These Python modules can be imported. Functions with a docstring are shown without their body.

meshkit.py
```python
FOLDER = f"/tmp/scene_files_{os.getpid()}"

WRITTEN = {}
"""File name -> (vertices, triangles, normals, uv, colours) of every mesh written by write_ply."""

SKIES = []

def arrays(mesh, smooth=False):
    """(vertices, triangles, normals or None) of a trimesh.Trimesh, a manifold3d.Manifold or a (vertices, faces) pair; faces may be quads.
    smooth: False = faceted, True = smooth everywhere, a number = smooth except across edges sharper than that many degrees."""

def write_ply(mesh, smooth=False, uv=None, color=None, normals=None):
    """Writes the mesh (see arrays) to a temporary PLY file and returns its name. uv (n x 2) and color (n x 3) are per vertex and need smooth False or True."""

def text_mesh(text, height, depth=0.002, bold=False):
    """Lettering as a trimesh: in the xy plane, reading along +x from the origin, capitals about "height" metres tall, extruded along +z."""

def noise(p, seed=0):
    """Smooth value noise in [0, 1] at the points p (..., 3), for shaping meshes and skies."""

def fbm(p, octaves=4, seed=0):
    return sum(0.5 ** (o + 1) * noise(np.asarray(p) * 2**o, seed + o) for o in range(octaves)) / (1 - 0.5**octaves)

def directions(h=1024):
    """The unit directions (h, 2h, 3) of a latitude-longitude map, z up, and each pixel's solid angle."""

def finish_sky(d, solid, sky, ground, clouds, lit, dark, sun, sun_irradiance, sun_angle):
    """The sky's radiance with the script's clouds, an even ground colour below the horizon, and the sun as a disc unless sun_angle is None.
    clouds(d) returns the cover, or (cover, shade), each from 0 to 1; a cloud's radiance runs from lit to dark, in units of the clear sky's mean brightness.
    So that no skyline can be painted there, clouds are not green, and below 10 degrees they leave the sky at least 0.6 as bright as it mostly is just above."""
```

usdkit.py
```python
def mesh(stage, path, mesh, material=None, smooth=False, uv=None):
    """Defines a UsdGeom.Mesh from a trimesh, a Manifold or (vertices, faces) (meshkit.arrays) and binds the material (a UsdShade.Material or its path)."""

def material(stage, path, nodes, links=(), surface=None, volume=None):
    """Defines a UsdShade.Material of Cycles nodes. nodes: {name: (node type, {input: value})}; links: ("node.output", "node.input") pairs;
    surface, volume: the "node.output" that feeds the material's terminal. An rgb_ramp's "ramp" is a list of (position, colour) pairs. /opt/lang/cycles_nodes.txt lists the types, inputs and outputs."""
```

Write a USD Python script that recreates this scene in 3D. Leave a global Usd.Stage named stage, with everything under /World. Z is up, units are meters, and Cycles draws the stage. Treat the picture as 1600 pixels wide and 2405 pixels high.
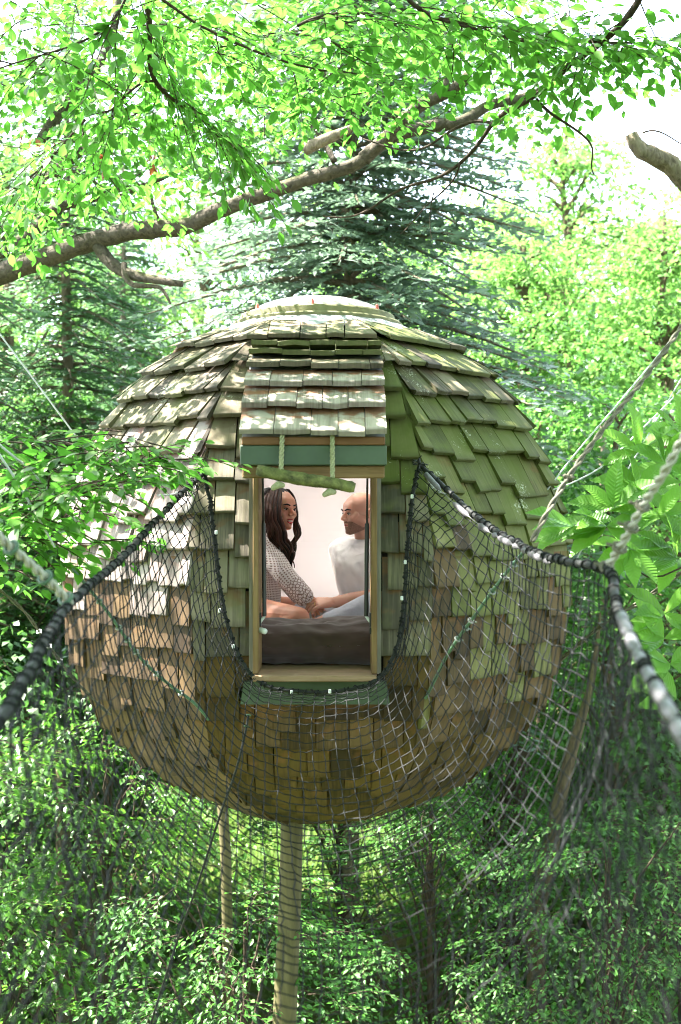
import math, random, numpy as np, trimesh, usdkit, manifold3d
from manifold3d import Manifold
from scipy.interpolate import PchipInterpolator, CubicSpline
from pxr import Usd, UsdGeom, UsdLux, UsdShade, Gf, Sdf, Vt

stage = Usd.Stage.CreateInMemory()
UsdGeom.SetStageUpAxis(stage, UsdGeom.Tokens.z)
UsdGeom.SetStageMetersPerUnit(stage, 1.0)
UsdGeom.Xform.Define(stage, '/World')
UsdGeom.Scope.Define(stage, '/World/Looks')

# ------------------------------------------------------------------ camera, sky, sun, exposure
EYE = np.array([0.0, 0.0, 4.5])
cam = UsdGeom.Camera.Define(stage, '/World/camera')
cam.CreateHorizontalApertureAttr(24.0)
cam.CreateVerticalApertureAttr(24.0 * 2405 / 1600)
cam.CreateFocalLengthAttr(40.0)
cam.CreateFStopAttr(2.8)
cam.CreateFocusDistanceAttr(5.45)
cam.CreateClippingRangeAttr((0.05, 2000.0))
cam.CreateExposureAttr(3.5)
cam.AddTranslateOp().Set(Gf.Vec3d(*EYE))
cam.AddRotateXYZOp().Set(Gf.Vec3f(90, 0, 0))

SUN = np.array([-0.50, 0.10, 0.86]); SUN /= np.linalg.norm(SUN)
sun = UsdLux.DistantLight.Define(stage, '/World/sun')
sun.CreateIntensityAttr(1.25); sun.CreateAngleAttr(0.5); sun.CreateNormalizeAttr(True)
sun.CreateColorAttr(Gf.Vec3f(1.0, 0.95, 0.87))
_z = SUN; _x = np.cross([0, 1, 0], _z); _x /= np.linalg.norm(_x); _y = np.cross(_z, _x)
sun.AddTransformOp().Set(Gf.Matrix4d(*_x, 0, *_y, 0, *_z, 0, 0, 0, 0, 1))
usdkit.material(stage, '/World/Looks/sky', {
    's': ('sky_texture', {'sky_type': 'single_scattering', 'sun_disc': False, 'sun_elevation': math.asin(SUN[2]),
                          'sun_rotation': math.atan2(SUN[0], SUN[1]), 'aerosol_density': 2.0}),
    'w': ('mix', {'mix_type': 'mix', 'fac': 0.45, 'color2': (3.2, 3.2, 3.1)}),
    'b': ('background_shader', {'strength': 0.15})}, [('s.color', 'w.color1'), ('w.color', 'b.color')], surface='b.background')
dome = UsdLux.DomeLight.Define(stage, '/World/sky')
dome.GetPrim().SetCustomDataByKey('kind', 'structure')
UsdShade.MaterialBindingAPI.Apply(dome.GetPrim()).Bind(UsdShade.Material.Get(stage, '/World/Looks/sky'))

# ------------------------------------------------------------------ helpers
FPX = 1600 * 40.0 / 24.0
def P(px, py, d):
    """the point of the place that the photograph shows at pixel (px, py), d metres ahead"""
    return np.array([(px - 800) / FPX * d, d, EYE[2] + (1202.5 - py) / FPX * d])
def Q(pts): return np.array([P(*p) for p in pts])
Z = np.array([0, 0, 1.0])
_used, LOC = {}, {}
def numbered(parent, name):
    k = (parent, name); n = _used.get(k, -1) + 1; _used[k] = n
    return name if n == 0 else '%s_%03d' % (name, n)
def path_of(parent): return '/World' if parent is None else str(parent.GetPath())
def data(p, label=None, cat=None, group=None, kind=None):
    for k, v in (('label', label), ('category', cat), ('group', group), ('kind', kind)):
        if v: p.SetCustomDataByKey(k, v)
    return p
def thing(name, label, cat, loc=(0, 0, 0), rotz=0, group=None):
    x = UsdGeom.Xform.Define(stage, '/World/' + numbered('/World', name))
    x.AddTranslateOp().Set(Gf.Vec3d(*map(float, loc)))
    if rotz: x.AddRotateZOp().Set(float(rotz))
    p = x.GetPrim(); LOC[str(p.GetPath())] = np.array(loc, float)
    return data(p, label, cat, group)
def put(name, mesh, mat, parent=None, smooth=False, tint=None, st=None, edge=None, label=None, cat=None, group=None, kind=None):
    """one Mesh prim. Vertices are given in world metres and moved into the thing's frame"""
    pp = path_of(parent)
    m = trimesh.Trimesh(*mesh, process=False) if isinstance(mesh, tuple) else mesh
    if hasattr(m, 'to_mesh'):
        q = m.to_mesh(); m = trimesh.Trimesh(np.array(q.vert_properties[:, :3], float), np.array(q.tri_verts), process=False)
    off = np.zeros(3)
    if parent is not None:
        off = LOC.get('/'.join(pp.split('/')[:3]), off)
    v = np.asarray(m.vertices, float) - off
    u = usdkit.mesh(stage, pp + '/' + numbered(pp, name), (v, np.asarray(m.faces, int)), MAT[mat], smooth=smooth)
    pv = UsdGeom.PrimvarsAPI(u)
    if tint is not None:
        t = pv.CreatePrimvar('tint', Sdf.ValueTypeNames.FloatArray, 'vertex' if np.ndim(tint) else 'constant')
        t.Set(Vt.FloatArray.FromNumpy(np.atleast_1d(np.asarray(tint, np.float32))))
    if edge is not None: pv.CreatePrimvar('edge', Sdf.ValueTypeNames.FloatArray, 'vertex').Set(Vt.FloatArray.FromNumpy(np.asarray(edge, np.float32)))
    if st is not None:
        pv.CreatePrimvar('st', Sdf.ValueTypeNames.TexCoord2fArray, 'vertex').Set(Vt.Vec2fArray.FromNumpy(np.asarray(st, np.float32)))
    return data(u.GetPrim(), label, cat, group, kind)
def copy_of(src, loc, rotz, label, group=None):
    was = src.GetCustomData()
    n = src.GetName()
    if n[-4:-3] == '_' and n[-3:].isdigit(): n = n[:-4]
    x = UsdGeom.Xform.Define(stage, '/World/' + numbered('/World', n))
    p = x.GetPrim()
    p.GetReferences().AddInternalReference(src.GetPath()); p.SetInstanceable(True)
    x.ClearXformOpOrder()
    x.AddTranslateOp().Set(Gf.Vec3d(*map(float, loc)))
    x.AddRotateZOp().Set(float(rotz))
    return data(p, label, was['category'], group or was.get('group'))

def unit(v): v = np.asarray(v, float); return v / (np.linalg.norm(v, axis=-1, keepdims=True) + 1e-12)
def spline(pts, n):
    pts = np.asarray(pts, float)
    s = np.r_[0, np.cumsum(np.linalg.norm(np.diff(pts[:, :3], axis=0), axis=1))]
    return CubicSpline(s, pts)(np.linspace(0, s[-1], n))
def smooth_path(pts, n):
    pts = np.asarray(pts, float)
    s = np.r_[0, np.cumsum(np.linalg.norm(np.diff(pts[:, :3], axis=0), axis=1))]
    return PchipInterpolator(s, pts)(np.linspace(0, s[-1], n))
def frames(p):
    t = unit(np.gradient(p, axis=0))
    a = np.zeros_like(p); b0 = np.cross(t[0], [0.3, 0.2, 0.93] if abs(t[0, 2]) < .85 else [1.0, 0.1, 0])
    b0 = unit(b0)
    for i in range(len(p)):
        b0 = unit(b0 - t[i] * (b0 @ t[i])); a[i] = b0
    return t, a, np.cross(t, a)
def tube(p, r, sides=6, cap=True, rough=0.0, rng=None):
    p = np.asarray(p, float); n = len(p)
    t, a, b = frames(p); ang = np.arange(sides) * 2 * np.pi / sides
    r = np.broadcast_to(np.asarray(r, float), (n,))
    rr = r[:, None] * (1 + (rough * rng.standard_normal((n, sides)) if rough else 0))
    v = p[:, None] + rr[..., None] * (np.cos(ang)[None, :, None] * a[:, None] + np.sin(ang)[None, :, None] * b[:, None])
    v = v.reshape(-1, 3)
    i, j = np.meshgrid(np.arange(n - 1), np.arange(sides), indexing='ij')
    q = np.stack([i * sides + j, i * sides + (j + 1) % sides, (i + 1) * sides + (j + 1) % sides, (i + 1) * sides + j], -1).reshape(-1, 4)
    f = np.vstack([q[:, [0, 1, 2]], q[:, [0, 2, 3]]])
    if cap:
        k = len(v); v = np.vstack([v, p[0], p[-1]])
        j = np.arange(sides); e = (n - 1) * sides
        f = np.vstack([f, np.stack([np.full(sides, k), (j + 1) % sides, j], 1), np.stack([np.full(sides, k + 1), e + j, e + (j + 1) % sides], 1)])
    return v, f
def join(ms):
    V, F, n = [], [], 0
    for v, f in ms:
        V.append(np.asarray(v, float)); F.append(np.asarray(f, int) + n); n += len(v)
    return np.vstack(V), np.vstack(F)
def box(lo, hi, bevel=0.0):
    lo, hi = np.asarray(lo, float), np.asarray(hi, float)
    if bevel <= 0:
        m = trimesh.creation.box(hi - lo); m.apply_translation((lo + hi) / 2); return np.array(m.vertices), np.array(m.faces)
    c = []
    for s in np.ndindex(2, 2, 2):
        s = np.array(s); corner = np.where(s, hi, lo); inn = np.where(s, -1, 1) * bevel
        for k in range(3):
            q = corner + inn; q[k] = corner[k]; c.append(q)
    m = Manifold.hull_points(np.array(c)).to_mesh()
    return np.array(m.vert_properties[:, :3], float), np.array(m.tri_verts)
def hull_chain(js):
    """js: list of (point, radius); a hull of each neighbouring pair of spheres"""
    out = []
    for (p, r), (q, s) in zip(js[:-1], js[1:]):
        a = Manifold.sphere(r, 20).translate(tuple(map(float, p))); b = Manifold.sphere(s, 20).translate(tuple(map(float, q)))
        out.append(Manifold.batch_hull([a, b]))
    return out
def soften(ms, edge=0.012, it=12, lam=0.5):
    m = Manifold.batch_boolean(ms, manifold3d.OpType.Add) if isinstance(ms, list) else ms
    q = m.refine_to_length(edge).to_mesh()
    t = trimesh.Trimesh(np.array(q.vert_properties[:, :3], float), np.array(q.tri_verts), process=True)
    trimesh.smoothing.filter_taubin(t, lamb=lam, nu=lam * 1.04, iterations=it)
    return t

# ------------------------------------------------------------------ materials
MAT = {}
def mat(name, nodes, links, surface):
    MAT[name] = usdkit.material(stage, '/World/Looks/' + name, nodes, links, surface=surface)
def plain(name, col, rough=0.6, noise=0.25, scale=20.0, bump=0.0, spec=0.4, sheen=0.0, stretch=(1, 1, 1), dist=0.01):
    """one colour with fine variation and relief"""
    d, l = [tuple(np.array(col) * k) for k in (1 - noise, 1 + noise)]
    n = {'g': ('texture_coordinate', {}), 'm': ('mapping', {'scale': stretch}), 'n': ('noise_texture', {'scale': scale, 'detail': 5.0, 'roughness': 0.6}),
         'r': ('rgb_ramp', {'ramp': [(0.25, d), (0.75, l)]}), 'p': ('principled_bsdf', {'roughness': rough, 'specular_ior_level': spec, 'sheen_weight': sheen})}
    k = [('g.object', 'm.vector'), ('m.vector', 'n.vector'), ('n.fac', 'r.fac'), ('r.color', 'p.base_color')]
    if bump:
        n['b'] = ('bump', {'strength': bump, 'distance': dist}); k += [('n.fac', 'b.height'), ('b.normal', 'p.normal')]
    mat(name, n, k, 'p.BSDF')
def shingle(name, dark, light, moss=(0.12, 0.14, 0.03), moss_at=0.9, lichen=0.0, stain=0.35, stain_col=(0.16, 0.07, 0.025)):
    """weathered cedar: st runs across and down the board in metres; tint differs from board to board"""
    n = {'a': ('attribute', {'attribute': 'tint'}), 'uv': ('uvmap', {'attribute': 'st'}),
         'm1': ('mapping', {'scale': (70.0, 3.0, 1.0)}), 'n1': ('noise_texture', {'scale': 1.0, 'detail': 4.0, 'roughness': 0.65, 'distortion': 0.4}),
         'm2': ('mapping', {'scale': (9.0, 6.0, 1.0)}), 'n2': ('noise_texture', {'scale': 1.0, 'detail': 4.0, 'roughness': 0.6}),
         'r1': ('rgb_ramp', {'ramp': [(0.0, tuple(0.75 * np.array(dark))), (0.35, dark), (1.0, light)]}),
         's1': ('math', {'math_type': 'multiply_add', 'value2': 1.5, 'value3': -0.80}),
         's2': ('math', {'math_type': 'add'}), 's2b': ('math', {'math_type': 'multiply_add', 'value2': 0.55}),
         'geo': ('geometry', {}), 'nm': ('noise_texture', {'scale': 3.2, 'detail': 5.0, 'roughness': 0.65}),
         'rm': ('map_range', {'from_min': moss_at - 0.12, 'from_max': moss_at + 0.1, 'clamp': True}),
         'mm': ('mix', {'color2': moss}),
         'nl': ('noise_texture', {'scale': 85.0, 'detail': 3.0, 'roughness': 0.7}), 'nl2': ('noise_texture', {'scale': 5.0, 'detail': 2.0}),
         'ml': ('math', {'math_type': 'multiply'}),
         'rl': ('map_range', {'from_min': 0.37, 'from_max': 0.43, 'to_max': float(lichen), 'clamp': True}),
         'mxl': ('mix', {'color2': (0.50, 0.50, 0.42)}),
         'e': ('attribute', {'attribute': 'edge'}), 'e1': ('math', {'math_type': 'multiply_add', 'value2': -0.5, 'value3': 0.34}), 'e2': ('math', {'math_type': 'add'}), 'e3': ('map_range', {'from_min': 0.90, 'from_max': 1.0, 'to_max': 0.45, 'clamp': True}), 'mxe': ('mix', {'color2': tuple(0.45 * np.array(dark))}),
         'ns': ('noise_texture', {'scale': 1.0, 'detail': 3.0}), 'ms': ('mapping', {'scale': (11.0, 14.0, 1.0)}),
         'rs': ('map_range', {'from_min': 0.56, 'from_max': 0.72, 'to_max': float(stain), 'clamp': True}), 'mxs': ('mix', {'color2': stain_col}),
         'bp': ('bump', {'strength': 0.55, 'distance': 0.003}), 'p': ('principled_bsdf', {'roughness': 0.75, 'specular_ior_level': 0.3})}
    k = [('uv.UV', 'm1.vector'), ('m1.vector', 'n1.vector'), ('uv.UV', 'm2.vector'), ('m2.vector', 'n2.vector'),
         ('n1.fac', 's1.value1'), ('a.fac', 's2.value1'), ('s1.value', 's2.value2'), ('n2.fac', 's2b.value1'), ('s2.value', 's2b.value3'), ('s2b.value', 'r1.fac'),
         ('geo.position', 'nm.vector'), ('nm.fac', 'rm.value'), ('r1.color', 'mxs.color1'), ('uv.UV', 'ms.vector'), ('ms.vector', 'ns.vector'), ('e.fac', 'e1.value1'), ('e1.value', 'e2.value1'), ('ns.fac', 'e2.value2'), ('e2.value', 'rs.value'), ('rs.result', 'mxs.fac'),
         ('mxs.color', 'mm.color1'), ('rm.result', 'mm.fac'),
         ('geo.position', 'nl.vector'), ('geo.position', 'nl2.vector'), ('nl.fac', 'ml.value1'), ('nl2.fac', 'ml.value2'), ('ml.value', 'rl.value'),
         ('mm.color', 'mxl.color1'), ('rl.result', 'mxl.fac'), ('e.fac', 'e3.value'), ('e3.result', 'mxe.fac'), ('mxl.color', 'mxe.color1'), ('mxe.color', 'p.base_color'), ('n1.fac', 'bp.height'), ('bp.normal', 'p.normal')]
    n['s2b'][1]['value2'] = 0.55
    mat(name, n, k, 'p.BSDF')
def leafy(name, dark, light, trans, w=0.42, rough=0.42, spec=0.5):
    n = {'a': ('attribute', {'attribute': 'tint'}), 'r': ('rgb_ramp', {'ramp': [(0.0, dark), (1.0, light)]}),
         'p': ('principled_bsdf', {'roughness': rough, 'specular_ior_level': spec}), 't': ('translucent_bsdf', {}),
         'tr': ('rgb_ramp', {'ramp': [(0.0, tuple(0.7 * np.array(trans))), (1.0, trans)]}), 'x': ('mix_closure', {'fac': w})}
    mat(name, n, [('a.fac', 'r.fac'), ('a.fac', 'tr.fac'), ('r.color', 'p.base_color'), ('tr.color', 't.color'), ('p.BSDF', 'x.closure1'), ('t.BSDF', 'x.closure2')], 'x.closure')
def bark(name, dark, light, moss=None, scale=9.0, along=(1, 1, 0.25)):
    n = {'g': ('geometry', {}), 'm': ('mapping', {'scale': along}), 'n': ('noise_texture', {'scale': scale * 4, 'detail': 6.0, 'roughness': 0.7, 'distortion': 0.6}),
         'r': ('rgb_ramp', {'ramp': [(0.3, dark), (0.7, light)]}), 'n2': ('noise_texture', {'scale': 4.0, 'detail': 5.0}), 'rm': ('map_range', {'from_min': 0.45, 'from_max': 0.62, 'clamp': True, 'to_max': 0.8 if moss else 0.0}),
         'sx': ('separate_xyz', {}), 'mu': ('math', {'math_type': 'multiply', 'use_clamp': True}), 'mx': ('mix', {'color2': moss or dark}),
         'b': ('bump', {'strength': 0.9, 'distance': 0.02}), 'p': ('principled_bsdf', {'roughness': 0.85, 'specular_ior_level': 0.2})}
    mat(name, n, [('g.position', 'm.vector'), ('m.vector', 'n.vector'), ('n.fac', 'r.fac'), ('g.position', 'n2.vector'), ('n2.fac', 'rm.value'), ('g.normal', 'sx.vector'),
                  ('sx.z', 'mu.value1'), ('rm.result', 'mu.value2'), ('mu.value', 'mx.fac'), ('r.color', 'mx.color1'), ('mx.color', 'p.base_color'), ('n.fac', 'b.height'), ('b.normal', 'p.normal')], 'p.BSDF')

shingle('shingle_roof', (0.0420, 0.0336, 0.0210), (0.1596, 0.1302, 0.0840), moss=(0.10, 0.105, 0.035), moss_at=0.6, lichen=0.85, stain=0.5, stain_col=(0.10, 0.06, 0.03))
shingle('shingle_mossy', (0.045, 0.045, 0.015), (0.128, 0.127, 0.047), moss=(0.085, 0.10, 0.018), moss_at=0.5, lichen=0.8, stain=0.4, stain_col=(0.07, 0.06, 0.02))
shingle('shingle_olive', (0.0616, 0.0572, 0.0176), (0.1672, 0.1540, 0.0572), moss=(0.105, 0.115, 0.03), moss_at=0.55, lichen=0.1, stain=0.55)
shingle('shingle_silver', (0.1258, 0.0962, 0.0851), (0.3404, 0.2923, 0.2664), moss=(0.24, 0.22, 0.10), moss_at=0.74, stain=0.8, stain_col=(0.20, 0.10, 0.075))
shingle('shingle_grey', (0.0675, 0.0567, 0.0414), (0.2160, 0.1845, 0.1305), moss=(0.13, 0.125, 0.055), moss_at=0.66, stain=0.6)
shingle('shingle_tan', (0.033, 0.018, 0.008), (0.108, 0.065, 0.028), moss=(0.075, 0.055, 0.02), moss_at=0.8, stain=0.6)
shingle('shingle_ochre', (0.024, 0.013, 0.003), (0.080, 0.047, 0.010), moss=(0.075, 0.055, 0.012), moss_at=0.7, stain=0.55)
shingle('shingle_pale', (0.1312, 0.1066, 0.0861), (0.3444, 0.3034, 0.2583), moss=(0.3, 0.28, 0.18), moss_at=0.8, stain=0.9, stain_col=(0.17, 0.07, 0.03))
shingle('timber', (0.10, 0.07, 0.028), (0.26, 0.19, 0.09), moss=(0.15, 0.12, 0.05), moss_at=0.75, stain=0.4)
shingle('timber_sill', (0.18, 0.125, 0.08), (0.36, 0.27, 0.19), moss_at=0.95, stain=0.5)
plain('green_paint', (0.046, 0.070, 0.042), rough=0.55, noise=0.14, scale=14, bump=0.15)
plain('underlay', (0.018, 0.013, 0.009), rough=0.9)
plain('white_liner', (0.80, 0.755, 0.80), rough=0.7, noise=0.02, scale=3)
plain('flashing', (0.19, 0.195, 0.205), rough=0.38, noise=0.12, scale=7, bump=0.3, spec=0.6)
plain('weathered_board', (0.17, 0.15, 0.125), rough=0.8, noise=0.3, scale=12, bump=0.3, stretch=(6, 6, 0.6))
plain('ring_wood', (0.13, 0.125, 0.06), rough=0.8, noise=0.4, scale=16, bump=0.4)
plain('black_metal', (0.012, 0.012, 0.014), rough=0.3, noise=0.1, spec=0.6)
plain('steel', (0.55, 0.56, 0.58), rough=0.35, noise=0.15, spec=0.8)
plain('mattress', (0.72, 0.68, 0.62), rough=0.9, noise=0.05)
plain('velvet', (0.052, 0.027, 0.023), rough=0.9, noise=0.35, scale=5, bump=0.3, sheen=0.22, dist=0.02)
plain('cord', (0.27, 0.27, 0.16), rough=0.9, noise=0.3, scale=150, bump=0.4, dist=0.002)
plain('cap_red', (0.45, 0.10, 0.08), rough=0.6)
plain('net_cord', (0.014, 0.015, 0.016), rough=0.5, noise=0.3, scale=300, spec=0.07, bump=0.5, dist=0.001)
plain('net_rope', (0.016, 0.017, 0.017), rough=0.55, noise=0.5, scale=120, spec=0.2, bump=0.8, dist=0.003)
plain('belt_steel', (0.20, 0.21, 0.20), rough=0.5, noise=0.3, scale=60)
plain('old_rope', (0.11, 0.10, 0.075), rough=0.8, noise=0.4, scale=120, bump=0.8, dist=0.003)
plain('grey_rope', (0.33, 0.32, 0.28), rough=0.8, noise=0.3, scale=120, bump=0.8, dist=0.003)
plain('green_cable', (0.05, 0.10, 0.065), rough=0.5, noise=0.3, scale=40)
plain('white_cable', (0.42, 0.42, 0.44), rough=0.45, noise=0.1, scale=60, spec=0.6)
plain('mossy_stick', (0.10, 0.105, 0.035), rough=0.9, noise=0.92, scale=26, bump=1.0, dist=0.006)
plain('post_wood', (0.085, 0.073, 0.03), rough=0.85, noise=0.35, scale=10, bump=0.4, stretch=(4, 4, 0.5))
plain('tape', (0.085, 0.08, 0.088), rough=0.4, noise=0.5, scale=60, spec=0.5)
mat('skylight', {'t': ('translucent_bsdf', {'color': (0.92, 0.92, 0.90)}), 'c': ('transparent_bsdf', {'color': (0.95, 0.95, 0.95)}), 'x': ('mix_closure', {'fac': 0.12}),
                 'g': ('glossy_bsdf', {'color': (1, 1, 1), 'roughness': 0.15}), 'd': ('diffuse_bsdf', {'color': (0.85, 0.85, 0.83)}), 'y': ('mix_closure', {'fac': 0.25}), 'f': ('fresnel', {'IOR': 1.45}), 'z': ('mix_closure', {})},
    [('t.BSDF', 'x.closure1'), ('c.BSDF', 'x.closure2'), ('x.closure', 'y.closure1'), ('d.BSDF', 'y.closure2'), ('f.fac', 'z.fac'), ('y.closure', 'z.closure1'), ('g.BSDF', 'z.closure2')], 'z.closure')
mat('pane', {'t': ('transparent_bsdf', {'color': (.93, .95, .94)}), 'g': ('glossy_bsdf', {'roughness': 0.03}), 'f': ('fresnel', {'IOR': 1.45}), 'x': ('mix_closure', {})}, [('f.fac', 'x.fac'), ('t.BSDF', 'x.closure1'), ('g.BSDF', 'x.closure2')], 'x.closure')
# people
def skin(name, col):
    mat(name, {'g': ('geometry', {}), 'n': ('noise_texture', {'scale': 14.0, 'detail': 4.0}), 'r': ('rgb_ramp', {'ramp': [(0.3, tuple(np.array(col) * (0.9, 0.8, 0.76))), (0.7, tuple(np.array(col) * 1.07))]}),
               'p': ('principled_bsdf', {'roughness': 0.48, 'specular_ior_level': 0.35, 'subsurface_weight': 0.18, 'subsurface_scale': 0.01})},
        [('g.position', 'n.vector'), ('n.fac', 'r.fac'), ('r.color', 'p.base_color')], 'p.BSDF')
skin('skin_woman', (0.52, 0.27, 0.185)); skin('skin_man', (0.56, 0.32, 0.24))
plain('hair_dark', (0.010, 0.005, 0.005), rough=0.55, noise=0.5, scale=60, spec=0.2, bump=0.5, stretch=(1, 1, 0.15), dist=0.004)
plain('hair_brown', (0.040, 0.015, 0.009), rough=0.55, noise=0.6, scale=60, spec=0.2, bump=0.4, stretch=(1, 1, 0.2), dist=0.004)
plain('lip', (0.40, 0.055, 0.05), rough=0.4); plain('tooth', (0.82, 0.78, 0.72), rough=0.3, noise=0.03)
plain('eye_white', (0.62, 0.58, 0.55), rough=0.25, noise=0.03); plain('eye_dark', (0.02, 0.012, 0.009), rough=0.2)
plain('stubble', (0.25, 0.135, 0.10), rough=0.75, noise=0.5, scale=220)
plain('tee_white', (0.84, 0.80, 0.79), rough=0.85, noise=0.04, scale=30, bump=0.15)
plain('trouser_grey', (0.43, 0.44, 0.50), rough=0.85, noise=0.08, scale=40, bump=0.2)
plain('ring_gold', (0.8, 0.55, 0.2), rough=0.25, noise=0.05)
mat('crochet', {'uv': ('uvmap', {'attribute': 'st'}), 'v': ('voronoi_texture', {'scale': 1.0, 'dimensions': '2D', 'feature': 'f1', 'randomness': 0.12}), 'm': ('mapping', {'scale': (78.0, 78.0, 1.0)}),
                'r': ('rgb_ramp', {'ramp': [(0.20, (0.20, 0.12, 0.105)), (0.36, (0.66, 0.60, 0.59)), (1.0, (0.72, 0.66, 0.65))]}), 'b': ('bump', {'strength': 0.7, 'distance': 0.004}),
                'p': ('principled_bsdf', {'roughness': 0.9, 'sheen_weight': 0.2})},
    [('uv.UV', 'm.vector'), ('m.vector', 'v.vector'), ('v.distance', 'r.fac'), ('r.color', 'p.base_color'), ('v.distance', 'b.height'), ('b.normal', 'p.normal')], 'p.BSDF')
mat('lace', {'uv': ('uvmap', {'attribute': 'st'}), 'v': ('voronoi_texture', {'scale': 1.0, 'dimensions': '2D', 'feature': 'f1', 'randomness': 0.2}), 'm': ('mapping', {'scale': (46.0, 46.0, 1.0)}),
             'r': ('rgb_ramp', {'ramp': [(0.0, (0.66, 0.60, 0.59)), (0.30, (0.68, 0.62, 0.61)), (0.38, (0.17, 0.10, 0.085)), (0.47, (0.2, 0.12, 0.1)), (0.56, (0.66, 0.60, 0.59)), (1.0, (0.72, 0.66, 0.65))]}),
             'p': ('principled_bsdf', {'roughness': 0.9, 'sheen_weight': 0.2})},
    [('uv.UV', 'm.vector'), ('m.vector', 'v.vector'), ('v.distance', 'r.fac'), ('r.color', 'p.base_color')], 'p.BSDF')
# vegetation
leafy('leaf_hornbeam', (0.032, 0.095, 0.012), (0.085, 0.19, 0.024), (0.125, 0.41, 0.045), w=0.48)
leafy('leaf_oak', (0.03, 0.09, 0.02), (0.075, 0.17, 0.038), (0.13, 0.36, 0.055), w=0.45)
def veined(name, dark, light, trans, w, rough):
    n = {'a': ('attribute', {'attribute': 'tint'}), 'r': ('rgb_ramp', {'ramp': [(0.0, dark), (1.0, light)]}), 'tr': ('rgb_ramp', {'ramp': [(0.0, tuple(0.7 * np.array(trans))), (1.0, trans)]}),
         'uv': ('uvmap', {'attribute': 'st'}), 'x': ('separate_xyz', {}), 'ab': ('math', {'math_type': 'absolute'}), 'k1': ('math', {'math_type': 'multiply', 'value2': -9.0}), 'k2': ('math', {'math_type': 'multiply_add', 'value2': 13.0}),
         'fr': ('math', {'math_type': 'pingpong', 'value2': 0.5}), 'v1': ('map_range', {'from_min': 0.0, 'from_max': 0.5, 'to_min': 1.0, 'to_max': 0.0, 'clamp': True}),
         'mid': ('map_range', {'from_min': 0.008, 'from_max': 0.022, 'to_min': 1.0, 'to_max': 0.0, 'clamp': True}), 'mx': ('math', {'math_type': 'maximum'}),
         'd1': ('mix', {'color2': (0.20, 0.36, 0.07)}), 'f1': ('math', {'math_type': 'multiply', 'value2': 0.35}), 'bp': ('bump', {'strength': 0.5, 'distance': 0.004}), 'd2': ('mix', {'mix_type': 'multiply', 'color2': (0.55, 0.62, 0.4)}),
         'p': ('principled_bsdf', {'roughness': rough, 'specular_ior_level': 0.5}), 't': ('translucent_bsdf', {}), 'c': ('mix_closure', {'fac': w})}
    mat(name, n, [('a.fac', 'r.fac'), ('a.fac', 'tr.fac'), ('uv.UV', 'x.vector'), ('x.y', 'ab.value1'), ('ab.value', 'k1.value1'), ('x.x', 'k2.value1'), ('k1.value', 'k2.value3'), ('k2.value', 'fr.value1'), ('fr.value', 'v1.value'), ('ab.value', 'mid.value'),
                  ('v1.result', 'mx.value1'), ('mid.result', 'mx.value2'), ('mx.value', 'f1.value1'), ('f1.value', 'd1.fac'), ('r.color', 'd1.color1'), ('d1.color', 'p.base_color'), ('f1.value', 'd2.fac'), ('tr.color', 'd2.color1'), ('d2.color', 't.color'),
                  ('mx.value', 'bp.height'), ('bp.normal', 'p.normal'), ('p.BSDF', 'c.closure1'), ('t.BSDF', 'c.closure2')], 'c.closure')
veined('leaf_chestnut', (0.06, 0.18, 0.022), (0.13, 0.29, 0.04), (0.27, 0.60, 0.07), 0.5, 0.38)
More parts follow.
